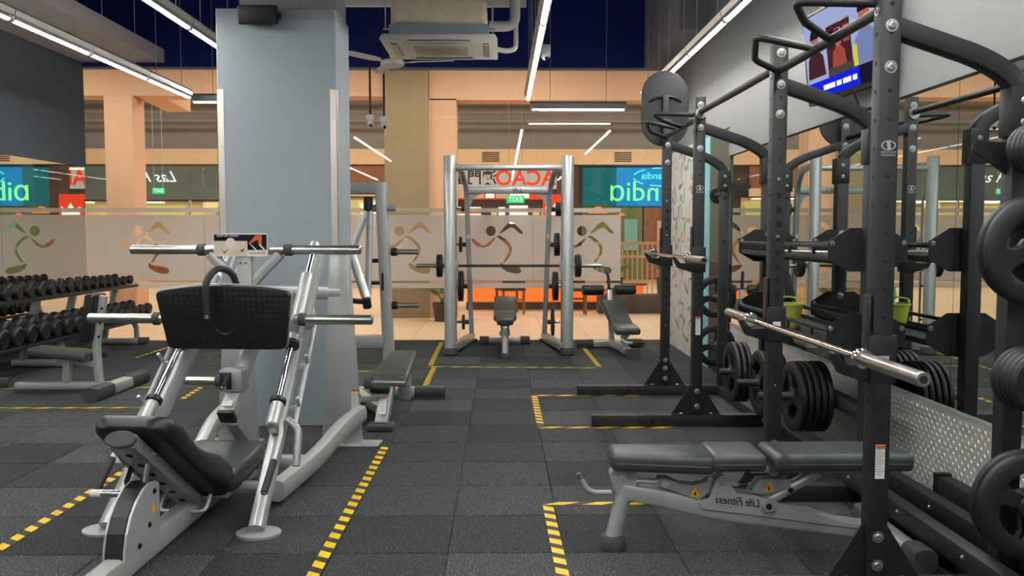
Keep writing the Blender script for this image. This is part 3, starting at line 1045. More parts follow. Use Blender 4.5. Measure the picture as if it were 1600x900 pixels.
def bust(cx, cz, s, cloth, name='presenter_picture'):
    flat(name, cloth, [(cx - 0.11 * s, cz - 0.13 * s), (cx + 0.11 * s, cz - 0.13 * s), (cx + 0.09 * s, cz - 0.02 * s), (cx + 0.03 * s, cz + 0.02 * s), (cx - 0.03 * s, cz + 0.02 * s), (cx - 0.09 * s, cz - 0.02 * s)], 0.0006)
    flat(name, 'tv_skin', [(cx + 0.045 * s * math.cos(a * PI / 6), cz + 0.07 * s + 0.062 * s * math.sin(a * PI / 6)) for a in range(12)], 0.0009)
    flat(name, 'tv_dark', [(cx + 0.052 * s * math.cos(a * PI / 8), cz + 0.085 * s + 0.06 * s * math.sin(a * PI / 8)) for a in range(9)], 0.0012)


bust(0.32, 0.02, 1.1, 'tv_maroon')
bust(0.02, 0.0, 0.8, 'tv_red')
bust(-0.3, 0.03, 1.35, 'tv_blouse')
flat('presenter_picture', 'tv_yellow', rect(-0.2, -0.15, -0.14, -0.02), 0.0014)
for k in range(6):
    flat('studio_picture', ['tv_red', 'tv_skin', 'tv_dark'][k % 3], rect(-0.12 + (k % 3) * 0.1, -0.05 + (k % 3) * 0.1, 0.02 + (k // 3) * 0.06, 0.06 + (k // 3) * 0.06), 0.0004)
for k, (a, c) in enumerate(((0.1, 0.25), (0.02, 0.08), (-0.1, 0.0), (-0.17, -0.12))):
    flat('banner_lettering', 'tv_white', rect(a, c, -0.215, -0.185), 0.001)
B().beam((0.03, 0, 0.0), (0.155, 0, 0.0), 0.3, 0.25, 0.004).build('wall_mount', 'plastic_black', tv)
B().tube(fillet([(0.02, -0.1, -0.27), (0.06, -0.1, -0.36), (0.1, 0.0, -0.34), (0.14, 0.05, -0.42)], 0.04), 0.006, 6).build('cable', 'plastic_black', tv)
B().tube(fillet([(0.02, 0.1, -0.27), (0.07, 0.12, -0.33), (0.1, 0.18, -0.31), (0.15, 0.2, -0.36)], 0.04), 0.006, 6).build('cable', 'plastic_black', tv)

# ================================================================== FLOOR TAPE


def tape(p, q, label, w=0.05, step=0.1, slant=0.3):
    p, q = Vector((*p, 0)), Vector((*q, 0))
    L = (q - p).length
    a = math.atan2(q.y - p.y, q.x - p.x)
    t = thing('hazard_tape', label, 'tape', (p.x, p.y, 0.0006), a, 'hazard tape on the floor')
    B().box(0, L, -w / 2, w / 2, -0.0004, 0.0006).build('backing', 'tape_black', t, smooth=False)
    n = int(L / step)
    me = B().prism([(-step * 0.27 - w * slant, -w / 2 + 0.001), (step * 0.27 - w * slant, -w / 2 + 0.001), (step * 0.27 + w * slant, w / 2 - 0.001), (-step * 0.27 + w * slant, w / 2 - 0.001)], 0.0006).mesh('stripe', smooth=False)
    for k in range(n):
        o = link('stripe', me, 'tape_yellow', t)
        o.location = (step * (k + 0.5), 0, 0.0009)
    return t


tape((-0.78, 3.2), (-0.77, 5.78), 'straight hazard tape between the leg press and the middle aisle', 0.055, 0.118)
tape((-2.25, 3.55), (-2.24, 5.85), 'hazard tape on the far side of the leg press', 0.055, 0.118)
tape((-4.4, 6.965), (-2.76, 6.975), 'hazard tape crossing in front of the upright utility bench', 0.05, 0.2, 0.9)
tape((-4.75, 7.86), (-2.8, 7.905), 'hazard tape crossing under the upright utility bench', 0.05, 0.2, 0.9)
tape((-2.76, 7.93), (-2.72, 7.3), 'short hazard tape beside the pillar foot', 0.05, 0.12)
tape((-4.16, 9.8), (-4.13, 10.85), 'hazard tape by the far dumbbell rack foot', 0.05, 0.12)
tape((-0.71, 9.15), (-0.70, 7.66), 'hazard tape beside the plate loaded press', 0.055, 0.11)
tape((-1.7, 8.82), (-0.74, 8.81), 'hazard tape crossing behind the plate loaded press', 0.05, 0.2, 0.9)
tape((-0.775, 11.2), (-0.757, 9.15), 'hazard tape along the pillar side of the smith machine', 0.055, 0.1)
tape((-0.785, 9.11), (1.07, 9.0), 'hazard tape across in front of the smith machine', 0.05, 0.2, 0.9)
tape((1.013, 11.2), (1.043, 9.04), 'hazard tape along the rack side of the smith machine', 0.055, 0.1)
tape((0.26, 7.46), (1.3, 7.45), 'hazard tape under the far foot of the far rack', 0.05, 0.2, 0.9)
tape((0.287, 7.43), (0.289, 6.24), 'hazard tape across the open front of the far rack', 0.055, 0.11)
tape((0.262, 6.21), (1.3, 6.2), 'hazard tape beneath the nearer foot of the far rack', 0.05, 0.2, 0.9)
tape((0.215, 4.437), (1.35, 4.43), 'hazard tape behind the adjustable bench', 0.05, 0.2, 0.9)
tape((0.242, 4.41), (0.258, 3.2), 'hazard tape running toward the camera before the adjustable bench', 0.055, 0.118)
# ================================================================== POWER RACKS
RX = 1.43          # front upright line
RQ = 0.0375


def bolt(parent, loc, axis, r=0.02, m='bolt_zinc'):
    """washer and domed head; axis = outward direction"""
    key = ('bolt', r)
    if key not in CACHE:
        CACHE[key] = B().lathe([(0, 0), (r, 0), (r, 0.003), (r * 0.66, 0.0035), (r * 0.58, 0.007), (r * 0.45, 0.0085), (r * 0.28, 0.0085), (r * 0.26, 0.005), (0, 0.005)], 14).mesh('bolt')
    o = link('bolt', CACHE[key], m, parent)
    o.location = loc
    o.rotation_euler = Vector(axis).to_track_quat('Z', 'Y').to_euler()
    return o


CACHE = {}
SLOT = B().box(-0.0125, 0.0125, -0.0008, 0.002, -0.02, 0.012).mesh('slot', smooth=False)


def warning_label(parent, loc, w, h, rotz=0, red=True, m='decal_white'):
    e = B().box(-w / 2, w / 2, -0.0006, 0, -h / 2, h / 2).build('warning_label', m, parent, smooth=False)
    e.location = loc
    e.rotation_euler = (0, 0, rotz)
    if red:
        B().box(-w / 2 + 0.0015, w / 2 - 0.0015, -0.001, -0.0004, h / 2 - h * 0.12, h / 2 - 0.002).build('red_header', 'decal_red', e, smooth=False)
    b = B()
    n = max(4, int(h / 0.012))
    for k in range(n):
        z = h / 2 - h * 0.17 - k * (h * 0.78 / n)
        b.box(-w * 0.4, w * (0.38 - 0.2 * ((k * 7) % 3 == 0)), -0.0009, -0.0004, z - h * 0.2 / n, z + h * 0.15 / n)
    b.build('print_line_pattern', 'decal_grey', e, smooth=False)
    return e


def brand_logo(parent, loc, s=1.0):
    """rounded outline with a slanted bar and two lines of small lettering"""
    e = bpy.data.objects.new('logo', None)
    b = B()
    out = [(0.03 * s * math.cos(k * PI / 12), 0.02 * s * math.sin(k * PI / 12)) for k in range(24)]
    inn = [(x * 0.84, y * 0.8) for x, y in out]
    for k in range(24):
        k2 = (k + 1) % 24
        b.prism([out[k], out[k2], inn[k2], inn[k]], 0.0008, XZ)
    b.prism([(-0.009 * s, 0.019 * s), (0.005 * s, 0.019 * s), (0.011 * s, -0.019 * s), (-0.003 * s, -0.019 * s)], 0.0009, XZ)
    o = b.build('logo', 'decal_grey', parent, smooth=False)
    o.location = loc
    for k, wd in enumerate(('HAMMER', 'STRENGTH')):
        text_part('logo_lettering', wd, 0.0125 * s, 'decal_grey', o, (0, 0, -0.028 * s - k * 0.012 * s), extrude=0.0004, sx=0.95 if k else 1.25)
    return o


def half_rack(y0, y1, label, jz, near):
    d = (y1 - y0) / 2
    t = thing('power_rack', label, 'weight rack', (RX, (y0 + y1) / 2, 0))
    for s in (-1, 1):
        yy = s * d
        up = B().box(-RQ, RQ, yy - RQ, yy + RQ, 0.08, 2.39, bevel=0.006).build('front_upright', 'rack_black', t)
        b = B()
        z = 0.36
        while z < 2.3:
            if s > 0 and 0.36 < z < 1.62 and abs(z - jz) > 0.14:
                o = link('slot', SLOT, 'hole_dark', up)
                o.location = (0, yy - RQ, z)
                if int(z * 100) % 3 == 0:
                    b.box(-0.004, 0.004, yy - RQ - 0.0008, yy - RQ + 0.002, z + 0.02, z + 0.026)
            else:
                b.cyl((0, yy - RQ + 0.002, z), (0, yy - RQ - 0.0008, z), 0.008, 10)
            b.cyl((-RQ + 0.002, yy, z), (-RQ - 0.0008, yy, z), 0.008, 10)
            z += 0.0735 if (s > 0 and z < 1.62) else 0.105
        b.build('hole_pattern', 'hole_dark', up, smooth=False)['kind'] = 'stuff'
        if s > 0:
            for z in (0.45, 0.75, 1.05, 1.35, 1.66):
                pass
        for z, wd in ((1.69, '15'), (1.395, '12'), (0.62, '4')):
            if s > 0:
                text_part('hole_number', wd, 0.02, 'decal_white', up, (0, yy - RQ - 0.0012, z), extrude=0.0003)
        re = B().box(0.5 - RQ, 0.5 + RQ, yy - RQ, yy + RQ, 0.08, 1.92, bevel=0.006).build('rear_upright', 'rack_black', t)
        arm = fillet([(RQ - 0.01, yy, 2.17), (0.36, yy, 2.06), (0.5, yy, 1.97), (0.5, yy, 1.78)], 0.14, 8)
        B().rtube(arm, 0.07, 0.07, 0.01, fixed=(0, 1, 0)).build('roof_arm', 'rack_black', t)
        bb = B().box(-0.76, 0.6, yy - RQ, yy + RQ, 0.0, 0.085, bevel=0.006).build('base_beam', 'rack_black', t)
        B().box(-0.765, -0.758, yy - RQ, yy + RQ, 0.004, 0.08).build('end_cap', 'plastic_black', bb, smooth=False)
        for k in range(3):
            B().cyl((-0.42 + 0.09 * k, yy - RQ, 0.045), (-0.42 + 0.09 * k, yy - RQ - 0.004, 0.045), 0.016, 12).build('plug', 'plastic_black', bb)
        for sx in (-1, 1):
            B().prism([(sx * 0.03, 0.086), (sx * 0.18, 0.086), (sx * 0.045, 0.3), (sx * 0.03, 0.3)], 0.012, TR((0, yy, 0)) @ XZ).build('gusset', 'rack_dark', t, smooth=False)
        # feet of the gusset on the beam
        B().box(-0.18, 0.18, yy - RQ, yy + RQ, 0.085, 0.092).build('gusset_foot', 'rack_dark', t, smooth=False)
        f = yy - RQ
        for z in ((0.15, 0.24, 0.31) if s > 0 else (0.15, 0.26)):
            bolt(up, (0, f, z), (0, -1, 0), 0.022)
        for x in (-0.11, 0.11):
            bolt(up, (x, yy - 0.02, 0.092), (0, 0, 1), 0.018)
        for z in (2.17, 2.02, 2.33):
            bolt(up, (0, yy - RQ, z), (0, -1, 0), 0.024)
        for z in (1.9, 1.82):
            bolt(re, (0.5, yy - RQ, z), (0, -1, 0), 0.024)
        bolt(bb, (0.5, yy - RQ, 0.045), (0, -1, 0), 0.022)
        bolt(up, (-RQ, yy, 2.235), (-1, 0, 0), 0.022)
        # bracket tying the rear upright to the arm
        B().box(0.45, 0.55, yy - RQ - 0.004, yy + RQ + 0.004, 1.77, 1.95, bevel=0.004).build('splice_plate', 'rack_dark', re)
        # j cup
        j = B()
        j.box(-RQ - 0.012, RQ + 0.012, yy - RQ - 0.008, yy + RQ + 0.008, jz - 0.08, jz + 0.1, bevel=0.004)
        jc = j.build('j_cup', 'rack_dark', t)
        B().prism([(-RQ - 0.01, jz - 0.08), (-RQ - 0.01, jz - 0.01), (-RQ - 0.09, jz - 0.015), (-RQ - 0.135, jz + 0.035), (-RQ - 0.15, jz + 0.03), (-RQ - 0.11, jz - 0.05)], 0.06, TR((0, yy, 0)) @ XZ, bevel=0.003).build('hook', 'plastic_black', jc, smooth=False)
        B().box(-RQ - 0.015, -RQ - 0.005, yy - 0.03, yy + 0.03, jz + 0.02, jz + 0.25, bevel=0.003).build('guard_plate', 'plastic_black', jc)
        B().box(-0.02, 0.02, yy - RQ - 0.0095, yy - RQ - 0.008, jz + 0.0, jz + 0.024).build('jcup_label', 'decal_white' if s > 0 else 'decal_grey', jc, smooth=False)
    B().box(0.5 - RQ, 0.5 + RQ, -d + RQ, d - RQ, 0.0, 0.08, bevel=0.005).build('rear_floor_beam', 'rack_black', t)
    # pull-up bar with two open loop grips
    zz = 2.235
    B().tube([(-0.02, -d + RQ - 0.01, zz), (-0.02, d - RQ + 0.01, zz)], 0.021, 12).build('pull_up_bar', 'rack_black', t)
    B().tube(fillet([(-0.02, -d + 0.02, zz + 0.03), (-0.325, -d + 0.06, zz + 0.045), (-0.22, -d + 0.26, zz + 0.02), (-0.02, -d + 0.5, zz)], 0.05), 0.0165, 10).build('grip_loop', 'rack_black', t)
    B().tube(fillet([(-0.02, d - 0.54, zz + 0.01), (-0.27, d - 0.51, zz + 0.07), (-0.18, d - 0.18, zz + 0.03), (-0.02, d - 0.08, zz - 0.01)], 0.05), 0.0165, 10).build('grip_loop', 'rack_black', t)
    # decals on the upright facing the room entrance
    warning_label(t, (0.0, -d - RQ - 0.0003, 0.55 if near else 0.74), 0.036, 0.13)
    brand_logo(t, (0.0, -d - RQ - 0.0008, 1.735 if near else 1.74), 0.9)
    return t


racks = [half_rack(6.27, 7.49, 'black power rack with an oval target disc, standing nearer the glass', 1.21, False),
         half_rack(3.235, 4.49, 'black power rack with a loaded peg column around the adjustable bench', 0.93, True)]
rk1, rk2 = racks
# pegs for plates on the racks' rear uprights
for z in (1.715, 1.35, 0.877, 0.42):
    B().cyl((0.5, -0.6275 - RQ, z), (0.5, -0.6275 - 0.36, z), 0.024, 14, 0.004).build('plate_peg', 'rack_dark', rk2)
for z in (0.84, 0.4, 1.75):
    B().cyl((0.5, 0.61 + RQ, z), (0.5, 0.61 + 0.36, z), 0.024, 14, 0.004).build('plate_peg', 'rack_dark', rk1)
for z in (1.72, 1.35, 0.9, 0.45):
    b = bolt(rk1, (0.5, 0.61 - RQ, z), (0, -1, 0), 0.02, 'rack_dark')
# oval target disc on the far front upright
dz = 2.49
t = thing('target_disc', 'dark oval ball target disc on top of the far rack upright', 'target', (1.44, 7.53, dz))
B().prism([(0.205 * math.cos(a) + 0.0, 0.205 * math.sin(a) + 0.12) for a in [k * PI / 12 for k in range(13)]] + [(0.205 * math.cos(a), 0.205 * math.sin(a) - 0.12) for a in [PI + k * PI / 12 for k in range(13)]], 0.02, TR((-0.02, 0.03, 0.0)) @ XZ, bevel=0.004).build('disc', 'rack_black', t)
B().box(-0.045, 0.005, -0.025, 0.025, -0.32, 0.11, bevel=0.003).build('mount_post', 'rack_black', t)
b = B()
for s in (-1, 1):
    b.tube(fillet([(-0.02, 0.0, 0.1), (-0.02 + s * 0.08, 0.0, 0.095), (-0.02 + s * 0.14, 0.02, 0.06)], 0.04), 0.012, 8)
b.build('brace', 'rack_black', t)
# hook bracket on the far rack
B().prism([(0.02, 0.0), (0.22, 0.05), (0.22, 0.08), (0.16, 0.075), (0.02, 0.1)], 0.012, TR((0.5, 0.57, 1.75)) @ XZ).build('hook_bracket', 'rack_dark', rk1, smooth=False)
B().prism([(0.0, -0.09), (-0.13, 0.0), (-0.13, 0.035), (0.0, 0.03)], 0.012, TR((0.5 - RQ, -0.6275, 1.72)) @ XZ).build('hook_bracket', 'rack_dark', rk2, smooth=False)

# bar joining both racks, two storage trays and the low plate beam between them
cb = thing('connecting_bar', 'round black bar joining the tops of both power racks', 'bar', (RX, 5.38, 2.27))
B().tube([(0, -0.852, -0.005), (0, 0.852, 0.01)], 0.021, 14).build('tube', 'rack_black', cb)
for s in (-1, 1):
    B().cyl((0, s * 0.8465, 0), (0, s * 0.835, 0), 0.04, 14).build('flange', 'bolt_zinc', cb)


def tray(z, label):
    t = thing('storage_tray', label, 'shelf', (RX + 0.5, 5.38, z), 0, 'storage trays between the racks')
    L = 1.704 / 2
    for s in (-1, 1):
        e = B().prism([(-0.21, -0.05), (-0.1, -0.115), (0.1, -0.115), (0.21, -0.05), (0.21, 0.045), (0.1, 0.115), (-0.1, 0.115), (-0.21, 0.045)], 0.008, TR((0, s * (L + 0.0), 0)) @ XZ).build('end_plate', 'rack_dark', t, smooth=False)
        for x, zz in ((-0.19, 0.035), (0.19, 0.035)):
            bolt(e, (x, s * L - 0.005, zz), (0, -1, 0), 0.014)
        for zz in (0.085, -0.085):
            bolt(e, (0, s * L - 0.005, zz), (0, -1, 0), 0.024)
    for x, zz, w, h in ((-0.195, 0.02, 0.02, 0.022), (-0.19, -0.045, 0.02, 0.03), (0.195, 0.02, 0.02, 0.022), (0.19, -0.045, 0.02, 0.03)):
        B().box(x - w / 2, x + w / 2, -L, L, zz - h / 2, zz + h / 2, bevel=0.004).build('rail', 'rack_black', t)
    B().hexa([(-0.185, -L, -0.06), (-0.06, -L, -0.085), (-0.06, L, -0.085), (-0.185, L, -0.06), (-0.185, -L, -0.053), (-0.06, -L, -0.078), (-0.06, L, -0.078), (-0.185, L, -0.053)]).build('shelf_panel', 'rack_dark', t, smooth=False)
    B().hexa([(-0.06, -L, -0.085), (0.185, -L, -0.06), (0.185, L, -0.06), (-0.06, L, -0.085), (-0.06, -L, -0.078), (0.185, -L, -0.053), (0.185, L, -0.053), (-0.06, L, -0.078)]).build('shelf_panel', 'rack_dark', t, smooth=False)
    for k in range(4):
        B().box(-0.2, -0.185, -0.6 + k * 0.4, -0.585 + k * 0.4, -0.045, 0.02).build('rail_stud', 'rack_dark', t, smooth=False)
    return t


tray(1.325, 'upper black storage tray between the two power racks')
tray(0.875, 'lower black storage tray between the racks, holding the lime basket')
tag(B().tube([(1.86, 4.75, 1.30), (1.84, 6.05, 1.29)], 0.014, 10).build('steel_bar', 'chrome'), 'short chrome bar lying on the upper storage tray', 'bar')
bk = thing('lime_basket', 'lime green plastic basket on the lower storage tray', 'basket', (1.85, 5.55, 0.806))
b = B()
b.lathe([(0.075, 0.0), (0.1, 0.14), (0.104, 0.14), (0.108, 0.15), (0.104, 0.155), (0.096, 0.15), (0.071, 0.008), (0, 0.008)], 20)
b.lathe([(0, 0.0), (0.075, 0.0)], 20)
b.build('bowl', 'basket_lime', bk)
b = B()
b.tube(fillet([(-0.1, 0, 0.145), (-0.11, 0.02, 0.18), (0.0, 0.03, 0.2), (0.11, 0.02, 0.18), (0.1, 0, 0.145)], 0.05), 0.006, 8)
b.build('handle', 'basket_lime', bk)
bt = thing('spray_bottle', 'green capped bottle standing in the lime basket', 'bottle', (1.83, 5.6, 0.816))
B().lathe([(0, 0), (0.03, 0), (0.032, 0.01), (0.032, 0.12), (0.014, 0.15), (0.012, 0.17), (0, 0.17)], 16).build('flask', 'white_plastic', bt)
B().lathe([(0, 0.17), (0.02, 0.17), (0.02, 0.21), (0.014, 0.225), (0.014, 0.25), (0, 0.252)], 14).build('cap', 'bottle_green', bt)
ps = thing('plate_storage_beam', 'low black beam with three plate pegs between the racks', 'weight rack', (1.97, 5.38, 0.43))
B().box(-0.02, 0.055, -0.85, 0.85, -0.04, 0.04, bevel=0.005).build('beam', 'rack_black', ps)
B().box(-0.02, 0.055, -0.85, 0.85, -0.43, -0.36, bevel=0.005).build('floor_beam', 'rack_black', ps)
for y in (-0.8, 0.8):
    B().box(-0.015, 0.05, y - 0.03, y + 0.03, -0.37, -0.03).build('post', 'rack_black', ps, smooth=False)
PEGS = (6.07 - 5.38, 5.62 - 5.38, 5.15 - 5.38)
for y in PEGS:
    B().cyl((0.0, y, 0), (-0.42, y, 0.0), 0.024, 14, 0.004).build('plate_peg', 'rack_black', ps)

# ------------------------------------------------------------------ weight plates


def plate_mesh(Rr, t, grip=True):
    key = ('plate', Rr, t, grip)
    if key in CACHE:
        return CACHE[key]
    b = B()
    M = Matrix.Rotation(PI / 2, 4, 'X')         # axis along y
    if grip:
        b.lathe([(Rr * 0.66, -t * 0.42), (Rr * 0.7, -t * 0.5), (Rr * 0.93, -t * 0.5), (Rr * 0.99, -t * 0.34), (Rr, -t * 0.2), (Rr, t * 0.2), (Rr * 0.99, t * 0.34), (Rr * 0.93, t * 0.5), (Rr * 0.7, t * 0.5), (Rr * 0.66, t * 0.42), (Rr * 0.66, -t * 0.42)], 40, M)
        for k in range(3):
            a = 2 * PI * k / 3 + PI / 2
            S = M @ Matrix.Rotation(a, 4, 'Z')
            b.prism([(Rr * 0.16, -Rr * 0.13), (Rr * 0.5, -Rr * 0.15), (Rr * 0.69, -Rr * 0.27), (Rr * 0.69, Rr * 0.27), (Rr * 0.5, Rr * 0.15), (Rr * 0.16, Rr * 0.13)], t * 0.62, S, bevel=0.003)
        b.lathe([(0.026, -t * 0.5), (Rr * 0.22, -t * 0.5), (Rr * 0.26, -t * 0.3), (Rr * 0.26, t * 0.3), (Rr * 0.22, t * 0.5), (0.026, t * 0.5), (0.026, -t * 0.5)], 24, M)
    else:
        b.lathe([(0.026, -t * 0.5), (Rr * 0.45, -t * 0.5), (Rr * 0.5, -t * 0.36), (Rr * 0.72, -t * 0.36), (Rr * 0.78, -t * 0.5), (Rr * 0.93, -t * 0.5), (Rr, -t * 0.25), (Rr, t * 0.25), (Rr * 0.93, t * 0.5), (Rr * 0.78, t * 0.5), (Rr * 0.72, t * 0.36), (Rr * 0.5, t * 0.36), (Rr * 0.45, t * 0.5), (0.026, t * 0.5), (0.026, -t * 0.5)], 36, M)
    CACHE[key] = b.mesh('weight_plate')
    r2 = B().lathe([(0.0255, -t * 0.53), (0.036, -t * 0.53), (0.036, t * 0.53), (0.0255, t * 0.53), (0.0255, -t * 0.53)], 20, M).mesh('hub_ring')
    CACHE[('ring', Rr, t, grip)] = r2
    return CACHE[key]


def plate(loc, rotz, Rr, t, label, group, grip=True, spin=0.0):
    me = plate_mesh(Rr, t, grip)
    o = link('weight_plate', me, 'plate_rubber')
    o.rotation_euler = Euler((0, spin, rotz), 'XYZ')
    o.location = loc
    tag(o, label, 'weight plate', group)
    link('hub_ring', CACHE[('ring', Rr, t, grip)], 'chrome', o)
    return o


XRR = RX + 0.5
# pegs beside the camera, from top to bottom
for k in range(5):
    plate((XRR, 3.165 - 0.026 - k * 0.03, 1.715 - 0.0), 0, 0.095, 0.028, f'small black plate, {ORD[k]} out from the post on the topmost peg by the mirror', 'small plates on the topmost near peg', False)
for k in range(2):
    plate((XRR, 3.12 - k * 0.045, 1.35), 0, 0.2, 0.04, f'large three spoke plate at eye height, {["inner", "outer"][k]} of two', 'large plates at eye height on the near rack', True, 0.25)
for k in range(5):
    plate((XRR, 3.165 - 0.02 - k * 0.032, 0.877), 0, 0.118, 0.03, f'medium black plate, {ORD[k]} out from the post at knee height beside the mirror', 'medium plates at knee height', False)
for k in range(2):
    plate((XRR, 3.11 - k * 0.045, 0.42), 0, 0.2, 0.04, f'large three spoke plate above the stored steel boards, {["inner", "outer"][k]} of two', 'large plates above the steel boards', True, 0.9)
# low beam between the racks
for i, (y, n, x0) in enumerate(((PEGS[0], 3, 1.62), (PEGS[1], 4, 1.68), (PEGS[2], 5, 1.745))):
    for k in range(n):
        plate((x0 + 0.02 + k * 0.039, 5.38 + y, 0.43 + 0.0), PI / 2, 0.213, 0.037,
              f'black spoked plate, {ORD[k]} from the open end of the {["farthest", "middle", "nearer"][i].replace("farthest", "far")} low peg', f'plates on the low {["far", "middle", "nearer"][i]} peg', True, 0.4 + i)
# far rack rear pegs
for z, lab in ((0.84, 'upper'), (0.4, 'lower')):
    plate((XRR, 7.75, z), 0, 0.19, 0.04, f'spoked plate on the {lab} rear peg of the far rack', 'plates behind the far rack', True, 0.3)
plate((XRR, 7.7, 1.75), 0, 0.075, 0.03, 'tiny black plate high on the rear upright of the far rack', None, False)


def barbell(name, loc, label, half, inner, rot=0):
    """olympic bar along local y"""
    t = thing(name, label, 'barbell', loc, rot)
    B().cyl((0, -inner, 0), (0, inner, 0), 0.0145, 16).build('shaft', 'chrome', t)
    for s in (-1, 1):
        sl = B().cyl((0, s * inner, 0), (0, s * half, 0), 0.025, 20, 0.003).build('sleeve', 'steel_brushed', t)
        B().cyl((0, s * (inner - 0.015), 0), (0, s * (inner + 0.018), 0), 0.039, 20, 0.006).build('collar', 'chrome', t)
        B().cyl((0, s * half, 0), (0, s * (half + 0.002), 0), 0.013, 12).build('end_bolt', 'plastic_black', sl)
    return t


barbell('barbell', (1.312, 3.80, 0.957), 'chrome barbell resting across the rack around the adjustable bench', 1.155, 0.70)
barbell('barbell', (1.312, 6.72, 1.237), 'chrome barbell resting in the rack with the oval disc', 1.15, 0.71)

# steel boards and beam stored by the mirror
for k, (x, y0, y1, z, h, lab) in enumerate(((1.853, 2.6, 4.58, 0.086, 0.085, 'long dark steel channel lying beside the near rack'), (2.01, 2.7, 4.56, 0.086, 0.11, 'bolted steel board standing against the tread plate'), (2.14, 3.1, 4.1, 0.0, 0.24, 'short bolted steel board behind the longer one'))):
    t = thing('steel_board', lab, 'steel board', (x, (y0 + y1) / 2, z), 0, 'steel boards stored by the mirror')
    L = (y1 - y0) / 2
    B().box(-0.035, 0.035, -L, L, 0.0, h, bevel=0.005).build('board', 'rack_black' if k == 0 else 'rack_dark', t)
    B().box(-0.037, 0.037, L - 0.02, L + 0.015, 0.0, h + 0.012).build('end_cap', 'plastic_black', t, smooth=False)
    for j in range(4):
        bolt(t, (-0.035, L - 0.15 - j * (2 * L - 0.3) / 3, h * 0.6), (-1, 0, 0), 0.011)
# ================================================================== BENCHES


def pad(name, m, parent, x0, x1, w0, w1, z0, z1, pitch=0.0, bev=0.028):
    """upholstered pad along local x, widths w0..w1, pitched about its x0 end"""
    M = TR((x0, 0, z0)) @ Matrix.Rotation(-pitch, 4, 'Y')
    L, h = x1 - x0, z1 - z0
    p = [(0, -w0 / 2, 0), (L, -w1 / 2, 0), (L, w1 / 2, 0), (0, w0 / 2, 0), (0, -w0 / 2, h), (L, -w1 / 2, h), (L, w1 / 2, h), (0, w0 / 2, h)]
    o = B().hexa([M @ Vector(q) for q in p], bev, 4).build(name, m, parent)
    # stitched seam around the pad
    e = 0.0015
    s = B()
    zc = h * 0.45
    pts = [(bev, -w0 / 2 - e, zc), (L - bev, -w1 / 2 - e, zc)]
    s.tube([M @ Vector(q) for q in pts], 0.003, 6)
    s.build('piping', m, o)
    return o


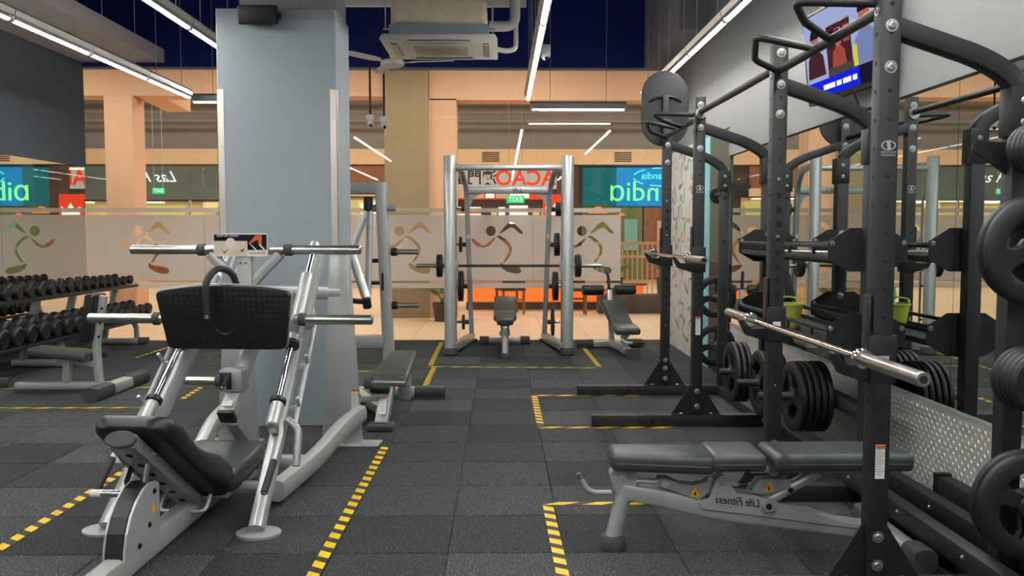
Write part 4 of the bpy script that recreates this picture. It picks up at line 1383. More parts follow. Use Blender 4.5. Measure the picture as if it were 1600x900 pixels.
def adjustable_bench(name, label, loc, rotz, back=0.0, seat=0.0, text=True, scale=1.0):
    """local x runs from the front foot (0) to the rear; y is across"""
    t = thing(name, label, 'bench', loc, rotz)
    # front leg and foot
    B().lathe([(0, 0), (0.058, 0), (0.06, 0.012), (0.06, 0.045), (0.05, 0.06), (0, 0.06)], 24, TR((0.01, 0, 0))).build('front_foot', 'foot_rubber', t)
    B().cyl((0.01, 0, 0.04), (0.065, 0, 0.28), 0.036, 20).build('front_leg', 'silver', t)
    B().rtube(fillet([(0.05, 0, 0.262), (0.22, 0, 0.235), (0.46, 0, 0.172), (1.25, 0, 0.07)], 0.12), 0.07, 0.075, 0.012, fixed=(0, 1, 0)).build('main_beam', 'silver', t)
    # rear cross foot
    B().rtube([(1.27, -0.3, 0.05), (1.27, 0.3, 0.05)], 0.08, 0.065, 0.02).build('rear_foot', 'silver', t)
    for s in (-1, 1):
        B().rtube([(1.27, s * 0.2, 0.05), (1.27, s * 0.32, 0.05)], 0.1, 0.1, 0.03).build('foot_cover', 'foot_rubber', t)
    # front hand hook
    B().tube(fillet([(-0.0, -0.01, 0.255), (-0.1, -0.03, 0.26), (-0.14, -0.035, 0.33)], 0.05), 0.012, 10).build('lift_handle', 'silver', t)
    B().cyl((-0.138, -0.035, 0.325), (-0.148, -0.035, 0.35), 0.0135, 10).build('handle_tip', 'chrome', t)
    B().prism([(0.02, 0.25), (0.11, 0.25), (0.12, 0.33), (0.095, 0.37), (0.06, 0.37), (0.045, 0.33), (0.01, 0.37), (-0.01, 0.35)], 0.06, TR((0, 0, 0)) @ XZ, bevel=0.006).build('seat_bracket', 'silver', t)
    B().cyl((0.09, -0.045, 0.345), (0.09, 0.045, 0.345), 0.02, 16).build('pivot', 'silver_dark', t)
    B().tube([(0.11, -0.02, 0.31), (0.235, -0.02, 0.305)], 0.012, 10).build('seat_rod', 'silver', t)
    # side plates carrying the maker's script
    for s in (-1, 1):
        pl = B().prism([(0.385, 0.222), (0.43, 0.237), (0.463, 0.315), (0.485, 0.338), (0.504, 0.333), (0.524, 0.3), (0.56, 0.256), (0.632, 0.251), (0.683, 0.235), (0.716, 0.24), (0.749, 0.207), (0.8, 0.182), (0.9, 0.17), (1.04, 0.125), (1.15, 0.11), (1.15, 0.09), (0.6, 0.165), (0.4, 0.19)], 0.008, TR((0, s * 0.041, 0)) @ XZ, bevel=0.001)
        sp_ = pl.build('side_plate', 'silver', t, smooth=False)
        B().cyl((0.487, s * 0.044, 0.315), (0.487, s * 0.055, 0.315), 0.017, 16).build('pivot_bolt', 'silver_dark', sp_)
        B().cyl((0.694, s * 0.044, 0.205), (0.694, s * 0.062, 0.205), 0.027, 18).build('pivot_boss', 'silver', sp_)
        B().cyl((0.694, s * 0.062, 0.205), (0.694, s * 0.064, 0.205), 0.014, 14).build('pivot_bore', 'hole_dark', sp_)
        B().prism([(0.2, 0.3), (0.215, 0.325), (0.25, 0.325), (0.3, 0.3), (0.36, 0.292), (0.41, 0.3), (0.45, 0.325), (0.43, 0.26), (0.385, 0.225)], 0.007, TR((0, s * 0.033, 0)) @ XZ).build('seat_plate', 'silver_dark', sp_, smooth=False)
        B().cyl((0.235, s * 0.036, 0.305), (0.235, s * 0.048, 0.305), 0.018, 16).build('pivot_bolt', 'silver', sp_)
        B().prism([(0.62, 0.26), (0.66, 0.315), (0.8, 0.32), (0.8, 0.28), (0.7, 0.25)], 0.007, TR((0, s * 0.03, 0)) @ XZ).build('ratchet_plate', 'silver_dark', sp_, smooth=False)
        if s < 0:
            if text:
                text_part('maker_script', 'Life Fitness', 0.05, 'decal_black', sp_, (0.562, -0.0456, 0.222), rot=(PI / 2, R(6), 0), shear=0.35, extrude=0.0004, bold=0.0006, sx=0.9)
            for x, z, yy in ((0.37, 0.262, -0.0372), (0.7, 0.283, -0.0342)):
                w = B().prism([(-0.024, -0.019), (0.024, -0.019), (0, 0.024)], 0.0012, TR((x, yy, z)) @ XZ).build('warning_triangle', 'warn_orange', sp_, smooth=False)
                B().prism([(-0.005, -0.012), (0.008, -0.012), (0.0, 0.01)], 0.001, TR((x, yy - 0.0008, z)) @ XZ).build('warning_mark', 'decal_black', w, smooth=False)
    # back support: pivots at x=.68, z=.35
    P = Vector((0.68, 0, 0.355))
    Mb = TR(P) @ Matrix.Rotation(-back, 4, 'Y') @ TR(-P)
    B().box(0.62, 1.3, -0.03, 0.03, 0.345, 0.378, bevel=0.004, M=Mb).build('back_rail', 'silver_dark', t)
    B().cyl((0.69, 0, 0.205), Mb @ Vector((0.93, 0, 0.345)), 0.026, 16).build('adjust_strut', 'silver', t)
    B().cyl((0.8, -0.035, 0.269), (0.8, 0.035, 0.269), 0.012, 12).build('adjust_pin', 'plastic_black', t)
    o = pad('back_pad', 'vinyl_pad', t, 0.69, 1.31, 0.27, 0.27, 0.375, 0.455)
    o.matrix_local = Mb
    o = pad('lumbar_pad', 'vinyl_pad', t, 0.42, 0.665, 0.27, 0.27, 0.375, 0.455)
    o = pad('seat_pad', 'vinyl_pad', t, -0.01, 0.44, 0.19, 0.25, 0.37, 0.455, seat)
    return t


adjustable_bench('adjustable_bench', 'flat adjustable bench with three dark pads inside the near power rack', (0.49, 3.80, 0), 0.0, 0.0, R(-1.5))
adjustable_bench('adjustable_bench', 'adjustable bench with raised back inside the smith machine', (0.045, 9.72, 0), PI / 2, R(16), R(8), False)

# sit-up bench near the printed board
sb = thing('sit_up_bench', 'sloping sit-up bench with two foam leg rollers by the printed board', 'bench', (1.42, 10.25, 0), R(6))
B().rtube([(0.0, -0.55, 0.06), (0.0, 0.45, 0.05)], 0.1, 0.08, 0.015).build('spine', 'silver', sb)
B().rtube([(0, -0.62, 0.055), (0, -0.5, 0.055)], 0.13, 0.11, 0.03).build('front_foot', 'foot_rubber', sb)
B().rtube([(-0.42, 0.42, 0.045), (0.36, 0.42, 0.045)], 0.08, 0.08, 0.02).build('rear_foot', 'silver', sb)
B().rtube([(-0.44, 0.42, 0.05), (-0.24, 0.42, 0.05)], 0.1, 0.1, 0.03).build('foot_cover', 'foot_rubber', sb)
B().rtube([(0.2, 0.42, 0.05), (0.38, 0.42, 0.05)], 0.1, 0.1, 0.03).build('foot_cover', 'foot_rubber', sb)
B().beam((0, 0.42, 0.05), (0, 0.58, 0.7), 0.06, 0.06).build('rear_post', 'silver', sb)
B().beam((0, -0.25, 0.06), (0, -0.2, 0.3), 0.06, 0.07).build('front_post', 'silver', sb)
B().beam((0, -0.35, 0.24), (0, 0.5, 0.5), 0.05, 0.05).build('pad_rail', 'silver_dark', sb)
M = TR((0, -0.12, 0.32)) @ Matrix.Rotation(R(19), 4, 'X')
B().hexa([M @ Vector(q) for q in ((-0.13, 0, -0.03), (0.13, 0, -0.03), (0.14, 0.72, -0.03), (-0.14, 0.72, -0.03), (-0.13, 0, 0.04), (0.13, 0, 0.04), (0.14, 0.72, 0.04), (-0.14, 0.72, 0.04))], 0.025, 4).build('back_pad', 'vinyl_pad', sb)
M = TR((0, -0.4, 0.27)) @ Matrix.Rotation(R(8), 4, 'X')
B().box(-0.15, 0.15, 0, 0.27, -0.03, 0.05, bevel=0.03, seg=4, M=M).build('seat_pad', 'vinyl_pad', sb)
for s in (-1, 1):
    B().cyl((s * 0.07, 0.6, 0.7), (s * 0.34, 0.6, 0.7), 0.066, 24, 0.014).build('foam_roller', 'vinyl_black', sb)
B().cyl((-0.34, 0.6, 0.7), (0.34, 0.6, 0.7), 0.012, 12).build('roller_axle', 'chrome', sb)
B().tube(fillet([(0.0, 0.58, 0.7), (-0.01, 0.6, 0.88), (-0.02, 0.66, 0.92)], 0.05), 0.02, 10).build('top_handle', 'plastic_black', sb)
B().tube(fillet([(-0.06, -0.3, 0.22), (-0.05, -0.42, 0.16), (0.16, -0.44, 0.16)], 0.04), 0.014, 10).build('seat_lever', 'silver', sb)
B().cyl((0.04, -0.44, 0.16), (0.17, -0.44, 0.16), 0.018, 12).build('lever_grip', 'grip_black', sb)

# upright utility bench, back towards the aisle
ub = thing('utility_bench', 'upright utility bench with tall back pad beside the dumbbell racks', 'bench', (-3.85, 7.68, 0), 0)
B().rtube([(-0.46, 0, 0.06), (0.44, 0, 0.06)], 0.08, 0.06, 0.015).build('floor_beam', 'silver', ub)
B().rtube([(0.4, -0.42, 0.055), (0.44, 0.5, 0.055)], 0.12, 0.1, 0.025).build('cross_foot', 'silver', ub)
for y0, y1 in ((-0.46, -0.15), (0.2, 0.53)):
    B().rtube([(0.418 + y0 * 0.04, y0, 0.057), (0.418 + y1 * 0.04, y1, 0.057)], 0.135, 0.114, 0.035).build('foot_cover', 'foot_rubber', ub)
B().beam((-0.02, 0, 0.09), (0.0, 0, 0.31), 0.06, 0.07).build('seat_post', 'silver', ub)
B().rtube(fillet([(0.27, 0, 0.09), (0.25, 0, 0.42), (0.33, 0, 0.86)], 0.1), 0.07, 0.06, 0.012, fixed=(0, 1, 0)).build('back_post', 'silver', ub)
B().beam((-0.1, 0, 0.295), (0.26, 0, 0.25), 0.05, 0.05).build('seat_rail', 'silver', ub)
b = B().hexa([(-0.32, -0.12, 0.345), (0.22, -0.17, 0.285), (0.22, 0.17, 0.285), (-0.32, 0.12, 0.345), (-0.3, -0.12, 0.415), (0.22, -0.17, 0.36), (0.22, 0.17, 0.36), (-0.3, 0.12, 0.415)], 0.025, 4)
b.build('seat_pad', 'vinyl_pad', ub)
b = B().hexa([(0.15, -0.13, 0.46), (0.245, -0.13, 0.46), (0.245, 0.13, 0.46), (0.15, 0.13, 0.46), (0.215, -0.13, 0.88), (0.305, -0.13, 0.88), (0.305, 0.13, 0.88), (0.215, 0.13, 0.88)], 0.025, 4)
b.build('back_pad', 'vinyl_black', ub)
for z in (0.5, 0.62, 0.75):
    bolt(ub, (0.29 + (z - 0.5) * 0.14, -0.035, z), (0, -1, 0), 0.012, 'hole_dark')

# ================================================================== DUMBBELL RACK + DUMBBELLS
DX = -4.78
dr = thing('dumbbell_rack', 'long two tier silver dumbbell rack along the dark mirror wall', 'weight rack', (DX, 9.45, 0))
L = 1.85
TU, TL = 0.755, 0.36        # tray heights


def rack_tray(x0, x1, z, tilt):
    b = B()
    M = TR(((x0 + x1) / 2, 0, z)) @ Matrix.Rotation(tilt, 4, 'Y')
    w = (x1 - x0) / 2
    b.box(-w, w, -L, L, -0.012, 0.0, bevel=0.003, M=M)
    o = b.build('tray', 'rack_dark', dr)
    for s in (-1, 1):
        B().box(s * w - 0.012, s * w + 0.012, -L, L, -0.02, 0.015, bevel=0.003, M=M).build('tray_lip', 'rack_black', o)


rack_tray(-0.26, 0.04, TU, R(6))
rack_tray(-0.06, 0.26, TL, R(10))
for y in (-1.5, -0.28, 0.5, 1.6):
    B().rtube([(-0.4, y, 0.04), (0.22, y, 0.04)], 0.09, 0.07, 0.02).build('floor_foot', 'silver', dr)
    B().rtube([(0.15, y, 0.043), (0.26, y, 0.043)], 0.1, 0.084, 0.03).build('foot_cover', 'foot_rubber', dr)
    B().beam((-0.3, y, 0.06), (-0.12, y, TU - 0.01), 0.08, 0.06).build('upright', 'silver', dr)
    B().rtube(fillet([(0.12, y, 0.06), (0.12, y, 0.24), (0.02, y, 0.33), (-0.18, y, 0.335)], 0.12), 0.07, 0.05, 0.012, fixed=(0, 1, 0)).build('tray_arm', 'silver', dr)


def dumbbell_proto(r, hl):
    def head(s):
        return B().lathe([(0, 0), (r * 0.72, 0), (r * 0.78, 0.004), (r * 0.96, hl * 0.18), (r, hl * 0.3), (r, hl * 0.8), (r * 0.93, hl * 0.94), (r * 0.82, hl), (r * 0.78, hl * 0.96), (0, hl * 0.96)], 22, axis_M((s * 0.065, 0, 0), (s * 1.0, 0, 0))).mesh('head')
    h = [head(-1), head(1)]
    hd = B().lathe([(0, -0.068), (0.016, -0.068), (0.013, -0.05), (0.0165, 0), (0.013, 0.05), (0.016, 0.068), (0, 0.068)], 14, Matrix.Rotation(PI / 2, 4, 'Y')).mesh('handle')
    return h, hd


def dumbbell(loc, tilt, protos, label, group):
    t = thing('dumbbell', label, 'dumbbell', loc, 0, group)
    t.rotation_euler = (0, tilt, 0)
    h, hd = protos
    link('head', h[0], 'dumbbell_rubber', t)
    link('head', h[1], 'dumbbell_rubber', t)
    link('handle', hd, 'chrome', t)
    return t


pu = [dumbbell_proto(r, h) for r, h in ((0.056, 0.06), (0.062, 0.066), (0.068, 0.072))]
pl_ = [dumbbell_proto(r, h) for r, h in ((0.078, 0.085), (0.086, 0.095), (0.092, 0.105))]
rad_u, rad_l = (0.056, 0.062, 0.068), (0.078, 0.086, 0.092)
yy = 9.45 + L - 0.1
for k in range(17):
    c = 0 if k < 4 else (1 if k < 10 else 2)
    dumbbell((DX - 0.11, yy, TU + rad_u[c] + 0.016), R(6), pu[c], f'black round dumbbell, {ORD[k]} from the glass on the upper rack tier', 'dumbbells on the upper tier')
    yy -= 0.19 + 0.012 * c
yy = 9.45 + L - 0.12
for k in range(16):
    c = 0 if k < 5 else (1 if k < 10 else 2)
    dumbbell((DX + 0.1, yy, TL + rad_l[c] + 0.02), R(10), pl_[c], f'big black dumbbell, {ORD[k]} from the glass on the lower rack tier', 'dumbbells on the lower tier')
    yy -= 0.2 + 0.02 * c
# ================================================================== SMITH MACHINE
sm = thing('smith_machine', 'silver smith machine with black bar standing before the glass front', 'exercise machine', (0.09, 9.97, 0))
for s in (-1, 1):
    x = s * 0.68
    B().lathe([(0, 0.07), (0.066, 0.07), (0.066, 2.29), (0.06, 2.3), (0, 2.3)], 24, TR((x, 0, 0))).build('front_post', 'silver', sm)
    B().lathe([(0, 0), (0.07, 0), (0.085, 0.015), (0.085, 0.06), (0.066, 0.09), (0, 0.09)], 24, TR((x, 0, 0))).build('post_foot', 'foot_rubber', sm)
    rp = fillet([(s * 0.475, 1.28, 0.06), (s * 0.53, 1.05, 2.0), (s * 0.58, 0.75, 2.2), (s * 0.66, 0.05, 2.2)], 0.16, 8)
    rear = B().rtube(rp, 0.085, 0.06, 0.015, fixed=None, up=(1, 0, 0)).build('rear_post', 'silver_dark', sm)
    B().beam((x - s * 0.03, 0.03, 0.09), (s * 0.475, 1.3, 0.06), 0.09, 0.1, 0.012).build('base_beam', 'silver', sm)
    B().box(s * 0.475 - 0.07, s * 0.475 + 0.07, 1.24, 1.36, 0, 0.03, bevel=0.006).build('rear_foot', 'foot_rubber', sm)
    # bar guide rod
    B().cyl((s * 0.62, 0.1, 0.1), (s * 0.62, 0.1, 2.16), 0.013, 12).build('guide_rod', 'chrome', sm)
    B().box(s * 0.62 - 0.03, s * 0.62 + 0.03, 0.07, 0.14, 0.97, 1.1, bevel=0.008).build('bar_carriage', 'silver_dark', sm)
    for k, (z, yb) in enumerate(((1.72, 1.08), (1.27, 1.13), (0.73, 1.2), (0.26, 1.25))):
        px = s * (0.475 + 0.055 * (z - 0.06) / 1.94)
        pg = B().cyl((px, yb, z), (px + s * 0.2, yb, z), 0.018, 12).build('plate_peg', 'chrome', sm)
        B().cyl((px + s * 0.035, yb, z), (px + s * 0.075, yb, z), 0.03, 14).build('collar', 'plastic_black', pg)
    for z in (1.86, 1.62, 1.4):
        px = s * (0.475 + 0.055 * (z - 0.06) / 1.94)
        bolt(rear, (px, 1.28 - 0.23 * (z - 0.06) / 1.94 - 0.045, z), (0, -1, 0), 0.011, 'hole_dark')
    B().box(s * 0.51 - 0.014, s * 0.51 + 0.014, 1.075, 1.078, 1.35, 1.41).build('small_label', 'decal_white', sm, smooth=False)
    for z in (0.8, 0.4):
        B().cyl((s * 0.7, 0.05, z), (s * 0.62, 0.1, z), 0.012, 10).build('safety_pin', 'plastic_black', sm)
B().cyl((-0.66, 0.02, 2.165), (0.66, 0.02, 2.165), 0.032, 16).build('top_cross_bar', 'silver', sm)
cbm = B().rtube([(-0.53, 1.05, 1.96), (0.53, 1.05, 1.96)], 0.06, 0.09, 0.02).build('rear_cross_bar', 'silver', sm)
text_part('maker_script', 'Life', 0.085, 'decal_black', cbm, (0.12, 1.0185, 1.96), shear=0.3, extrude=0.0004)
for s in (-1, 1):
    B().prism([(s * 0.5, 1.92), (s * 0.33, 1.92), (s * 0.44, 1.86), (s * 0.5, 1.7)], 0.008, TR((0, 1.06, 0)) @ XZ).build('corner_plate', 'silver_dark', sm, smooth=False)
sbar = thing('smith_bar', 'black bar of the smith machine with chrome loading ends', 'barbell', (0.09, 10.08, 1.035))
B().cyl((-0.72, 0, 0), (0.72, 0, 0), 0.016, 14).build('shaft', 'grip_black', sbar)
for s in (-1, 1):
    B().cyl((s * 0.7, 0, 0), (s * 1.08, 0, 0), 0.024, 16, 0.003).build('sleeve', 'steel_brushed', sbar)
for s, nm in ((-1, 'pillar'), (1, 'rack')):
    for k in range(2):
        plate((0.09 + s * (0.79 + k * 0.034), 10.08, 1.035), PI / 2, 0.135, 0.033, f'black plate on the smith bar, {nm} side, {["inner", "outer"][k]} one', 'plates on the smith bar', False)
spegs = [(-1, 1.27, 1, 0.1), (-1, 0.73, 2, 0.2), (-1, 0.26, 1, 0.1), (1, 1.72, 2, 0.09), (1, 1.27, 2, 0.15), (1, 0.73, 2, 0.19), (1, 0.26, 1, 0.2)]
hn = {1.72: 'topmost', 1.27: 'chest height', 0.73: 'knee height', 0.26: 'lowest'}
for s, z, n, r in spegs:
    for k in range(n):
        yb = 9.97 + 1.28 - 0.23 * (z - 0.06) / 1.94 + 0.02
        yb = {1.72: 1.08, 1.27: 1.13, 0.73: 1.2, 0.26: 1.25}[z] + 9.97
        px = s * (0.475 + 0.055 * (z - 0.06) / 1.94)
        plate((0.09 + px + s * (0.1 + k * 0.036), yb, z), PI / 2, r, 0.034, f'black plate on the {hn[z]} smith peg, {"pillar" if s < 0 else "rack"} side, {ORD[k]} out', 'plates stored on the smith machine', r > 0.17)

# ================================================================== PLATE LOADED PRESS BEHIND THE PILLAR
pp = thing('plate_loaded_press', 'silver plate loaded press with padded seat standing behind the blue pillar', 'exercise machine', (-0.98, 7.35, 0))
B().rtube(fillet([(0.03, 0, 0.07), (0.0, 0, 0.9), (-0.035, 0, 1.84)], 0.6, 8), 0.1, 0.095, 0.02, fixed=(0, 1, 0)).build('main_post', 'silver', pp)
B().rtube([(-0.06, 0, 1.79), (-1.15, 0, 1.79)], 0.09, 0.1, 0.015).build('top_beam', 'silver_dark', pp)
B().rtube([(-0.02, 0, 0.49), (-1.1, 0, 0.49)], 0.09, 0.11, 0.015).build('lower_beam', 'silver', pp)
B().rtube([(-1.12, 0, 0.07), (-1.12, 0, 1.84)], 0.1, 0.095, 0.02).build('main_post', 'silver', pp)
ft = B().rtube([(-1.3, 0, 0.06), (0.47, 0, 0.06)], 0.1, 0.08, 0.025).build('floor_tube', 'silver', pp)
for a, c in ((0.24, 0.5), (-1.32, -1.1)):
    B().rtube([(a, 0, 0.062), (c, 0, 0.062)], 0.115, 0.094, 0.04).build('foot_cover', 'foot_rubber', ft)
B().rtube([(-0.55, 0, 0.06), (-0.55, 0.75, 0.06)], 0.1, 0.08, 0.025).build('rear_floor_tube', 'silver', pp)
B().rtube([(-0.28, 0, 0.06), (0.1, -0.85, 0.06)], 0.09, 0.08, 0.02).build('brace_tube', 'silver', pp)
for z, ln in ((1.255, 0.24), (0.8, 0.24)):
    pg = B().cyl((0.04, 0, z), (0.04 + ln, 0, z), 0.022, 14, 0.003).build('plate_horn', 'steel_brushed', pp)
    B().cyl((0.045, 0, z), (0.1, 0, z), 0.035, 16, 0.004).build('collar', 'plastic_black', pg)
B().cyl((-0.16, 0, 1.625), (0.09, 0, 1.625), 0.03, 16).build('pivot_shaft', 'silver_dark', pp)
# lever arm with its handle
am = B().rtube(fillet([(-0.13, 0, 1.65), (-0.135, -0.05, 1.2), (-0.14, -0.1, 0.8)], 0.2), 0.05, 0.05, 0.01).build('lever_arm', 'silver', pp)
B().cyl((-0.14, -0.02, 1.6), (-0.14, -0.02, 1.72), 0.04, 16, 0.012).build('arm_cap', 'plastic_black', am)
B().rtube([(-0.16, -0.03, 1.58), (-0.27, -0.16, 1.24)], 0.045, 0.045, 0.01).build('arm_strut', 'silver_dark', am)
B().rtube([(-0.27, -0.16, 1.27), (-0.1, -0.4, 0.87)], 0.06, 0.06, 0.012).build('handle_arm', 'silver', am)
B().cyl((-0.27, -0.16, 1.24), (-0.9, -0.16, 1.24), 0.028, 14, 0.008).build('grip', 'grip_black', am)
B().cyl((-0.1, -0.4, 0.86), (-0.55, -0.38, 0.9), 0.022, 14, 0.006).build('grip', 'grip_black', am)
B().cyl((-0.105, -0.42, 0.9), (-0.095, -0.4, 0.81), 0.036, 14, 0.008).build('arm_end', 'plastic_black', am)
B().cyl((-0.14, 0, 1.18), (-0.02, 0, 1.18), 0.018, 12).build('stop_pin', 'plastic_black', pp)
B().cyl((-0.14, 0, 0.99), (-0.02, 0, 0.99), 0.014, 12).build('stop_pin', 'plastic_black', pp)
B().box(-0.03, -0.012, -0.06, 0.06, 0.93, 1.08, bevel=0.004).build('stop_plate', 'rack_dark', pp)
# seat
B().hexa([(0.0, -1.08, 0.3), (0.29, -1.08, 0.3), (0.29, -0.32, 0.385), (0.1, -0.32, 0.385), (-0.01, -1.06, 0.375), (0.30, -1.06, 0.375), (0.3, -0.32, 0.465), (0.09, -0.32, 0.465)], 0.028, 4).build('seat_pad', 'vinyl_pad', pp)
B().box(0.08, 0.2, -1.0, -0.35, 0.285, 0.32, bevel=0.004).build('seat_plate', 'silver_dark', pp)
fl_ = B().beam((0.115, -1.19, 0.04), (0.15, -1.0, 0.31), 0.095, 0.06, 0.01).build('seat_leg', 'silver', pp)
B().box(0.02, 0.21, -1.27, -1.12, 0, 0.05, bevel=0.015, seg=3).build('leg_foot', 'foot_rubber', pp)
e = warning_label(pp, (0.127, -1.165, 0.17), 0.045, 0.13, 0, True, 'decal_white')
e.rotation_euler = (R(-35), 0, 0)
B().beam((0.2, -0.4, 0.08), (0.2, -0.45, 0.33), 0.1, 0.09, 0.01).build('rear_seat_leg', 'silver', pp)
B().cyl((0.03, -1.12, 0.29), (0.17, -1.14, 0.28), 0.035, 14, 0.012).build('adjust_knob', 'plastic_black', pp)
B().rtube([(-0.04, -0.95, 0.17), (-0.17, -0.95, 0.165)], 0.06, 0.05, 0.015).build('side_step', 'rack_dark', pp)
B().beam((-0.1, -0.95, 0.17), (0.12, -1.0, 0.2), 0.05, 0.04).build('step_arm', 'silver', pp)

# ================================================================== LEG PRESS
lp = thing('leg_press', 'large silver inclined leg press with black foot plate and reclined seat', 'exercise machine', (-1.47, 4.6, 0), R(-4))
DIR = Vector((0, 1.4, 1.24)).normalized()
NRM = Vector((0, -DIR.z, DIR.y))          # upward normal of the slope (towards the camera and up)
for s in (-1, 1):
    a, c = Vector((s * 0.36, -0.58, 0.02)), Vector((s * 0.27, 0.85, 1.285))
    rail = B().rtube([a, c], 0.075, 0.09, 0.03).build('slope_rail', 'silver', lp)
    # foot flange
    B().lathe([(0, 0), (0.105, 0), (0.105, 0.012), (0, 0.014)], 28, TR((s * 0.37, -0.58, 0)) @ Matrix.Diagonal((1.0, 0.85, 1, 1))).build('foot_flange', 'silver', lp)
    # guide rod above the rail
    off = NRM * 0.105
    lo, hi = a.lerp(c, 0.34) + off, a.lerp(c, 0.97) + off
    rod = B().cyl(lo, hi, 0.017, 14).build('guide_rod', 'chrome', lp)
    B().cyl(a.lerp(c, 0.27) + off, a.lerp(c, 0.345) + off, 0.034, 18, 0.006).build('lower_socket', 'silver', rod)
    B().cyl(a.lerp(c, 0.345) + off, a.lerp(c, 0.36) + off, 0.042, 18, 0.004).build('rubber_stop', 'plastic_black', rod)
    B().cyl(a.lerp(c, 0.27) + off * 0.5, a.lerp(c, 0.3) + off, 0.03, 14).build('socket_bracket', 'silver', rod)
    B().cyl(a.lerp(c, 0.955) + off, a.lerp(c, 0.985) + off, 0.032, 18, 0.004).build('upper_socket', 'silver', rod)
    # bearing sleeve of the carriage
    sl = B().cyl(a.lerp(c, 0.56) + off, a.lerp(c, 0.84) + off, 0.039, 20, 0.004).build('bearing_sleeve', 'silver', lp)
    B().cyl(a.lerp(c, 0.55) + off, a.lerp(c, 0.565) + off, 0.045, 18, 0.004).build('rubber_ring', 'plastic_black', sl)
    B().beam(a.lerp(c, 0.6) + off, Vector((s * 0.28, 0.28, 0.9)), 0.04, 0.09).build('carriage_bracket', 'silver', sl)
    # outer catch rod with pegs
    o1, o2 = a.lerp(c, 0.3) + Vector((s * 0.085, 0, 0.03)), a.lerp(c, 0.66) + Vector((s * 0.085, 0, 0.06))
    cr = B().cyl(o1, o2, 0.016, 12).build('catch_rod', 'silver_dark', lp)
    for u in (0.15, 0.55, 0.95):
        q = o1.lerp(o2, u)
        B().cyl(q, q + NRM * 0.08 + Vector((s * 0.01, 0, 0.0)), 0.011, 10, 0.003).build('peg', 'silver', cr)
        B().beam(q, q - Vector((s * 0.085, 0, 0.03)), 0.02, 0.03).build('bracket', 'silver', cr)
    B().prism([(0, 0), (0.05, 0.01), (0.045, 0.09), (0.0, 0.12), (-0.02, 0.05)], 0.008, TR(o1.lerp(o2, 0.9)) @ YZ).build('catch_plate', 'silver', cr, smooth=False)
    # hand grip below
    g = fillet([a.lerp(c, 0.33) + Vector((-s * 0.01, -0.02, 0.08)), a.lerp(c, 0.27) + Vector((s * 0.06, -0.1, 0.06)), a.lerp(c, 0.19) + Vector((s * 0.06, -0.14, 0.05)), a.lerp(c, 0.1) + Vector((s * 0.05, -0.15, 0.05))], 0.05)
    hb = B().tube(g, 0.013, 10).build('hand_grip_bar', 'silver', lp)
    n = len(g)
    B().cyl(Vector(g[n // 2 + 2]), Vector(g[-1]), 0.0175, 12, 0.004).build('grip', 'grip_black', hb)
    B().tube(fillet([a.lerp(c, 0.3) + Vector((s * 0.05, -0.03, 0.06)), a.lerp(c, 0.3) + Vector((s * 0.12, -0.05, 0.02)), a.lerp(c, 0.24) + Vector((s * 0.12, -0.04, -0.08))], 0.06), 0.02, 10).build('stop_hook', 'silver_dark', hb)
    # base tube rising to the rear frame
    B().rtube(fillet([(s * 0.33, -0.2, 0.09), (s * 0.36, 0.45, 0.1), (s * 0.42, 0.8, 0.2), (s * 0.46, 1.12, 0.22)], 0.2), 0.085, 0.11, 0.03, up=(0, 0, 1)).build('base_tube', 'silver', lp)
    # rear frame plate with its flange
    w_ = 0.46 if s > 0 else 0.52
    pts = [(s * w_, 0.0), (s * (w_ - 0.27), 0.0), (s * (w_ - 0.2), 1.31), (s * (w_ - 0.08), 1.31)]
    pl = B().prism(pts if s < 0 else pts[::-1], 0.07, TR((0, 1.16, 0)) @ XZ, bevel=0.012, seg=2).build('rear_leg_plate', 'silver', lp)
    B().box(min(s * 0.24, s * 0.58), max(s * 0.24, s * 0.58), 1.08, 1.25, 0, 0.012, bevel=0.004).build('foot_flange', 'silver', lp)
    if s > 0:
        warning_label(pl, (0.42, 1.124, 0.3), 0.045, 0.17)
    B().box(s * 0.33 - 0.09, s * 0.33 + 0.07, 1.06, 1.07, 1.29, 1.34).build('top_tab', 'silver', pl, smooth=False)
    B().cyl((s * 0.5, 1.16, 0.42), (s * 0.76, 1.16, 0.42), 0.026, 14, 0.004).build('storage_peg', 'steel_brushed', pl)
    B().cyl((s * 0.48, 1.16, 0.42), (s * 0.53, 1.16, 0.42), 0.045, 16, 0.006).build('storage_collar', 'foot_rubber', pl)
B().rtube([(-0.33, 1.16, 1.02), (0.33, 1.16, 1.02)], 0.08, 0.09, 0.03).build('rear_cross_tube', 'silver', lp)
B().rtube([(-0.36, 0.33, 0.1), (0.36, 0.33, 0.1)], 0.08, 0.08, 0.025).build('base_cross_tube', 'silver', lp)
B().rtube([(-0.36, -0.3, 0.14), (0.36, -0.3, 0.14)], 0.06, 0.06, 0.02).build('front_cross_tube', 'silver_dark', lp)
# carriage: foot plate facing the seat
FC = Vector((0.0, 0.0, 0.965))
tilt = R(47)
FM = TR(FC) @ Matrix.Rotation(PI / 2 + tilt, 4, 'X')         # local x across, y up the plate, +z away from camera-down side
prof = []
for x, y, rr in ((-0.365, 0.19, 0.05), (-0.32, -0.235, 0.05), (0.32, -0.235, 0.05), (0.365, 0.19, 0.05)):
    prof.append(Vector((x, y, 0)))


def round_poly(pts, r, n=5):
    out = []
    m = len(pts)
    for i in range(m):
        a, b_, c = pts[i - 1], pts[i], pts[(i + 1) % m]
        p, q = b_ + (a - b_).normalized() * r, b_ + (c - b_).normalized() * r
        for j in range(n + 1):
            t_ = j / n
            v = p * (1 - t_) ** 2 + b_ * 2 * t_ * (1 - t_) + q * t_ ** 2
            out.append((v.x, v.y))
    return out


